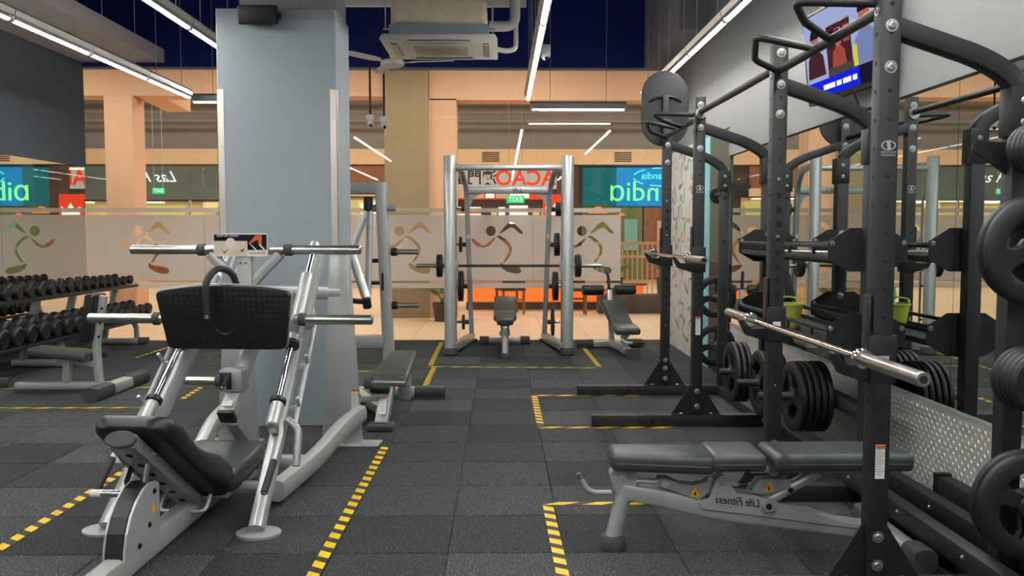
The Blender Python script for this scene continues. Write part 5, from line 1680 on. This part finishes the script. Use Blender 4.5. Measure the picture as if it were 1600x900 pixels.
top_arc = [Vector((0.365 * u, 0.19 + 0.05 * (1 - u * u), 0)) for u in (0.75, 0.5, 0.25, 0, -0.25, -0.5, -0.75)]
outline = [(x, y * 0.74) for x, y in round_poly([prof[1], prof[2], prof[3]] + top_arc + [prof[0]], 0.04)]
FMI = TR(FC) @ Matrix.Rotation(PI / 2 - tilt, 4, 'X')
# plate plane: x across, y along (0, cos, sin) so that its lower edge is farther from the camera
FM = TR(FC) @ Matrix(((1, 0, 0, 0), (0, -math.sin(R(9)), -math.cos(R(9)), 0), (0, math.cos(R(9)), -math.sin(R(9)), 0), (0, 0, 0, 1)))
fpl = B().prism(outline, 0.03, FM, bevel=0.006, seg=2).build('foot_plate', 'vinyl_black', lp)
B().prism([(x * 1.012, y * 1.015) for x, y in outline], 0.012, FM @ TR((0, 0, -0.018))).build('plate_backing', 'silver', fpl)
b = B()
for i in range(23):
    for j in range(11):
        x, y = -0.33 + i * 0.03, -0.15 + j * 0.03
        lim = 0.32 + 0.045 * (y + 0.174) / 0.315
        top = 0.12 + 0.04 * (1 - (x / 0.365) ** 2)
        if abs(x) > lim - 0.015 or y > top or (x / 0.075) ** 2 + ((y + 0.02) / 0.085) ** 2 < 1:
            continue
        b.lathe([(0.011, 0), (0.0095, 0.0035), (0.0055, 0.0035), (0.004, 0.001), (0, 0.001)], 8, FM @ TR((x, y, 0.0145)))
st = b.build('tread_dot_pattern', 'vinyl_black', fpl)
st['kind'] = 'stuff'
B().lathe([(0.068, 0), (0.068, 0.004), (0.058, 0.004), (0.055, 0.001), (0, 0.001)], 32, FM @ TR((0.0, -0.02, 0.0145)) @ Matrix.Diagonal((1, 1.2, 1, 1))).build('centre_oval', 'vinyl_black', fpl)
B().rtube([(-0.34, 0.2, 0.9), (0.34, 0.2, 0.9)], 0.07, 0.09, 0.02).build('carriage_cross_tube', 'silver', lp)
for s in (-1, 1):
    B().beam((s * 0.2, 0.2, 0.9), (s * 0.2, 0.06, 0.94), 0.05, 0.06).build('plate_support', 'silver', lp)
    hn_ = B().cyl((s * 0.36 - 0.04, 0.16, 0.94), (s * 0.8 - 0.04, 0.16, 0.94), 0.027, 18, 0.006).build('lower_horn', 'steel_brushed', lp)
    B().cyl((s * 0.39 - 0.04, 0.16, 0.94), (s * 0.43 - 0.04, 0.16, 0.94), 0.036, 18, 0.006).build('collar', 'foot_rubber', hn_)
    B().beam((s * 0.4, 0.16, 0.94), (s * 0.3, 0.22, 0.92), 0.05, 0.05).build('horn_bracket', 'silver', hn_)
    # upper horns on a v brace
    uh = B().cyl((s * 0.02 - 0.07, 0.5, 1.315), (s * 0.69 - 0.07, 0.5, 1.315), 0.027, 18, 0.006).build('upper_horn', 'steel_brushed', lp)
    B().cyl((s * 0.235 - 0.07, 0.5, 1.315), (s * 0.285 - 0.07, 0.5, 1.315), 0.036, 18, 0.006).build('collar', 'foot_rubber', uh)
    B().rtube([(s * 0.21 - 0.07, 0.5, 1.29), (s * 0.02 - 0.07, 0.5, 1.1)], 0.05, 0.06, 0.015).build('v_brace', 'silver', lp)
B().rtube([(-0.07, 0.5, 1.3), (-0.05, 0.47, 0.86)], 0.09, 0.07, 0.015).build('carriage_post', 'silver', lp)
B().beam((-0.05, 0.47, 0.9), (-0.05, 0.2, 0.9), 0.07, 0.07).build('carriage_link', 'silver', lp)
bolt(lp, (-0.055, 0.463, 1.24), (0, -1, 0), 0.01)
bolt(lp, (-0.085, 0.463, 1.24), (0, -1, 0), 0.01)
# instruction placard
pc = B().prism(round_poly([Vector((-0.16, -0.067, 0)), Vector((0.16, -0.067, 0)), Vector((0.16, 0.067, 0)), Vector((-0.16, 0.067, 0))], 0.012), 0.004, TR((-0.08, 0.455, 1.345)) @ XZ).build('placard', 'decal_white', lp, smooth=False)
PO = Vector((-0.08, 0.4525, 1.345))


def pflat(name, m, poly, lift):
    return B().prism(poly, 0.0006, TR(PO + Vector((0, -lift, 0))) @ XZ).build(name, m, pc, smooth=False)


pflat('dark_print', 'screen_black', rect(-0.156, 0.156, 0.022, 0.06), 0.0004)
pflat('dark_print', 'screen_black', rect(0.042, 0.156, -0.03, 0.06), 0.0006)
pflat('photo_print', 'ac_insulation', rect(-0.154, 0.04, -0.062, 0.022), 0.0006)
pflat('round_print', 'soffit_grey', [(-0.058 + 0.03 * math.cos(k * PI / 8), 0.01 + 0.03 * math.sin(k * PI / 8)) for k in range(16)], 0.001)
pflat('figure_print', 'decal_black', [(-0.12, -0.02), (-0.095, -0.042), (-0.07, -0.02), (-0.093, -0.052)], 0.001)
pflat('figure_print', 'wood_dark', [(0.0, -0.03), (0.03, -0.022), (0.006, -0.046)], 0.001)
pflat('leg_print', 'decal_red', [(0.052, 0.012), (0.09, 0.055), (0.128, 0.058), (0.126, 0.0), (0.108, -0.002), (0.104, 0.03), (0.062, 0.008)], 0.001)
pflat('leg_print', 'soffit_grey', [(0.05, 0.012), (0.06, 0.006), (0.098, -0.028), (0.085, -0.028)], 0.0012)
pflat('leg_print', 'soffit_grey', [(0.108, 0.0), (0.12, 0.002), (0.148, -0.028), (0.136, -0.028)], 0.0012)
text_part('placard_title', 'LINEAR LEG PRESS', 0.016, 'decal_white', pc, (-0.155, 0.4518, 1.3965), extrude=0.0003)
text_part('placard_muscles', 'Quadriceps', 0.021, 'decal_red', pc, (0.02, 0.4518, 1.298), extrude=0.0003)
# black curved locking handle in front of the foot plate
hd = B().tube(fillet([(0.02, 0.2, 1.0), (0.01, 0.1, 1.2), (-0.03, -0.02, 1.235), (-0.06, -0.11, 1.16), (-0.055, -0.1, 0.985)], 0.07), 0.018, 12).build('lock_handle', 'grip_black', lp)
B().cyl((-0.055, -0.1, 0.987), (-0.055, -0.1, 0.968), 0.0195, 12).build('handle_tip', 'chrome', hd)
# centre slope tube with range lever
B().rtube([(0.02, -0.05, 0.44), (0.02, 0.5, 0.92)], 0.07, 0.08, 0.01, up=(1, 0, 0)).build('centre_slope_tube', 'silver', lp)
B().rtube([(0.02, -0.055, 0.436), (0.02, -0.04, 0.449)], 0.085, 0.088, 0.004, up=(1, 0, 0)).build('tube_cap', 'plastic_black', lp)
B().rtube([(0.03, 0.0, 0.42), (0.06, 0.33, 0.12)], 0.075, 0.075, 0.01).build('centre_strut', 'silver_dark', lp)
lb = B().box(-0.05, 0.075, 0.02, 0.14, 0.56, 0.68, bevel=0.008).build('lever_box', 'silver_dark', lp)
B().box(-0.045, 0.02, 0.012, 0.025, 0.575, 0.665, bevel=0.004).build('lever_slot', 'plastic_black', lb)
B().cyl((-0.005, -0.02, 0.6), (0.015, 0.0, 0.655), 0.015, 12, 0.004).build('lever_grip', 'grip_black', lb)
B().cyl((-0.01, -0.022, 0.585), (-0.005, -0.02, 0.6), 0.017, 12, 0.004).build('lever_tip', 'chrome', lb)
e = warning_label(lp, (0.02, -0.045, 0.515), 0.055, 0.04)
e.rotation_euler = (R(-48), 0, 0)
# spine under the seat
B().rtube(fillet([(0.0, -1.42, 0.05), (0.0, -0.4, 0.085), (0.0, 0.34, 0.1)], 0.3), 0.09, 0.1, 0.02).build('spine_beam', 'silver', lp)
B().box(-0.12, 0.12, -1.42, -1.32, 0, 0.04, bevel=0.012).build('front_foot', 'foot_rubber', lp)
# back rest


def loft(parent, name, m, stations, prof_n=5):
    """stations: (centre point, width, thickness, normal angle) -> rounded sections"""
    b_ = B()
    rings = []
    for c, w, th, ang in stations:
        pr = rrect(w, th, min(w, th) * 0.42, prof_n)
        n_ = Vector((0, math.cos(ang), math.sin(ang)))
        rings.append([b_.bm.verts.new(Vector(c) + Vector((x, 0, 0)) + n_ * y_) for x, y_ in pr])
    m_ = len(rings[0])
    for r0, r1 in zip(rings, rings[1:]):
        for k_ in range(m_):
            b_.bm.faces.new((r0[k_], r0[(k_ + 1) % m_], r1[(k_ + 1) % m_], r1[k_]))
    b_.bm.faces.new(rings[0])
    b_.bm.faces.new(rings[-1][::-1])
    return b_.build(name, m, parent, ang=60)


na = R(53.5)      # the pad faces up and towards the foot plate
p0, p1 = Vector((0, -1.05, 0.62)), Vector((0, -0.42, 0.155))
ax = (p1 - p0).normalized()
nv = Vector((0, math.cos(na), math.sin(na)))
stn = []
for u, w, th, lift in ((-0.02, 0.16, 0.03, 0.0), (0.0, 0.27, 0.07, 0.005), (0.05, 0.32, 0.095, 0.012), (0.2, 0.345, 0.115, 0.02), (0.34, 0.35, 0.1, 0.01), (0.42, 0.36, 0.09, 0.004), (0.56, 0.38, 0.11, 0.012), (0.75, 0.4, 0.155, 0.035), (0.9, 0.4, 0.16, 0.04), (0.98, 0.37, 0.12, 0.03), (1.01, 0.25, 0.06, 0.02)):
    stn.append((p0.lerp(p1, u) + nv * lift, w, th, na))
bp_ = loft(lp, 'back_pad', 'vinyl_black', stn)
sp2 = B().rtube([p0 - ax * 0.01 - nv * 0.075, p1 - nv * 0.055], 0.115, 0.06, 0.012).build('back_spine', 'silver_dark', lp)
for k in range(6):
    q = p0.lerp(p1, 0.1 + k * 0.15) - nv * 0.1055 + nv * 0.012 * 0
    q = (p0 - nv * 0.075).lerp(p1 - nv * 0.055, 0.1 + k * 0.15) - nv * 0.0305
    B().lathe([(0, 0), (0.016, 0), (0.016, 0.002), (0, 0.002)], 14, axis_M(q, q - nv)).build('adjust_hole', 'hole_dark', sp2)
q = p0 - ax * 0.01 - nv * 0.075
B().prism([(0.066 * math.cos(k * PI / 12), 0.038 * math.sin(k * PI / 12)) for k in range(24)], 0.02, TR(q - ax * 0.012) @ Matrix(((1, 0, 0, 0), (0, nv.y, -ax.y, 0), (0, nv.z, -ax.z, 0), (0, 0, 0, 1))), bevel=0.005).build('spine_cap', 'foot_rubber', lp)
# seat
stn = []
for u, w, th, lift in ((0.0, 0.2, 0.05, 0), (0.03, 0.34, 0.1, 0), (0.1, 0.4, 0.13, 0), (0.3, 0.42, 0.14, 0.0), (0.5, 0.43, 0.13, 0.0), (0.8, 0.42, 0.11, 0.0), (0.95, 0.38, 0.09, -0.005), (1.0, 0.28, 0.05, -0.01)):
    stn.append((Vector((0, -0.42 + 0.48 * u, 0.19 + 0.07 * u + lift)), w, th, R(90) + R(8)))
loft(lp, 'seat_pad', 'vinyl_pad', stn)
B().box(-0.15, 0.15, -0.4, 0.02, 0.11, 0.14, bevel=0.004).build('seat_plate', 'silver_dark', lp)
# u bracket where the back rest hinges
b = B().tube(fillet([(-0.11, -0.5, 0.16), (-0.11, -0.57, 0.1), (0.11, -0.57, 0.1), (0.11, -0.5, 0.16)], 0.03), 0.01, 10)
b.build('hinge_bracket', 'silver', lp)
B().cyl((-0.11, -0.47, 0.14), (0.11, -0.47, 0.14), 0.014, 12).build('hinge_pin', 'chrome', lp)
# quarter sector that holds the back rest angle
sec = []
for k in range(13):
    a = R(78 + k * 8.8)
    sec.append((-0.86 + 0.31 * math.cos(a) * 0.9, 0.09 + 0.31 * math.sin(a)))
sec = [(y_, max(z_, 0.1)) for y_, z_ in sec]
sec += [(-1.12, 0.1), (-0.82, 0.1)]
poly = [(-0.83, 0.07), (-0.83, 0.33), (-0.86, 0.35), (-0.91, 0.358), (-0.97, 0.345), (-1.03, 0.31), (-1.08, 0.26), (-1.115, 0.2), (-1.135, 0.13), (-1.14, 0.07)]
for s in (-1, 1):
    sd = B().prism(poly, 0.012, TR((s * 0.042, -0.06, 0)) @ YZ, bevel=0.002).build('sector_side', 'silver', lp, smooth=False)
    for yq, zq in ((-0.94, 0.31), (-0.99, 0.18), (-1.08, 0.12)):
        bolt(sd, (s * 0.049, yq, zq), (s, 0, 0), 0.012)
inner = [(y_ - (0.003 if y_ < -0.85 else 0), z_ + 0.002) for y_, z_ in poly]
B().prism(inner, 0.07, TR((0, -0.06, 0)) @ YZ).build('sector_band', 'plastic_black', lp, smooth=False)
w = B().prism([(-0.022, -0.018), (0.022, -0.018), (0, 0.024)], 0.0012, TR((0.0488, -0.95, 0.24)) @ YZ).build('warning_triangle', 'warn_orange', lp, smooth=False)
B().cyl((-0.04, -0.99, 0.31), (-0.2, -0.99, 0.31), 0.016, 14).build('release_peg', 'chrome', lp)
B().cyl((-0.155, -0.99, 0.31), (-0.2, -0.99, 0.31), 0.0175, 14).build('peg_band', 'decal_white', lp)
B().cyl((0.02, -0.97, 0.34), (0.035, -0.95, 0.47), 0.012, 10).build('prop_rod', 'chrome', lp)
B().cyl((-0.05, -0.95, 0.475), (0.07, -0.95, 0.475), 0.008, 10).build('prop_pin', 'chrome', lp)
B().beam((-0.06, -0.97, 0.35), (-0.1, -0.8, 0.42), 0.015, 0.03).build('prop_strut', 'plastic_black', lp)
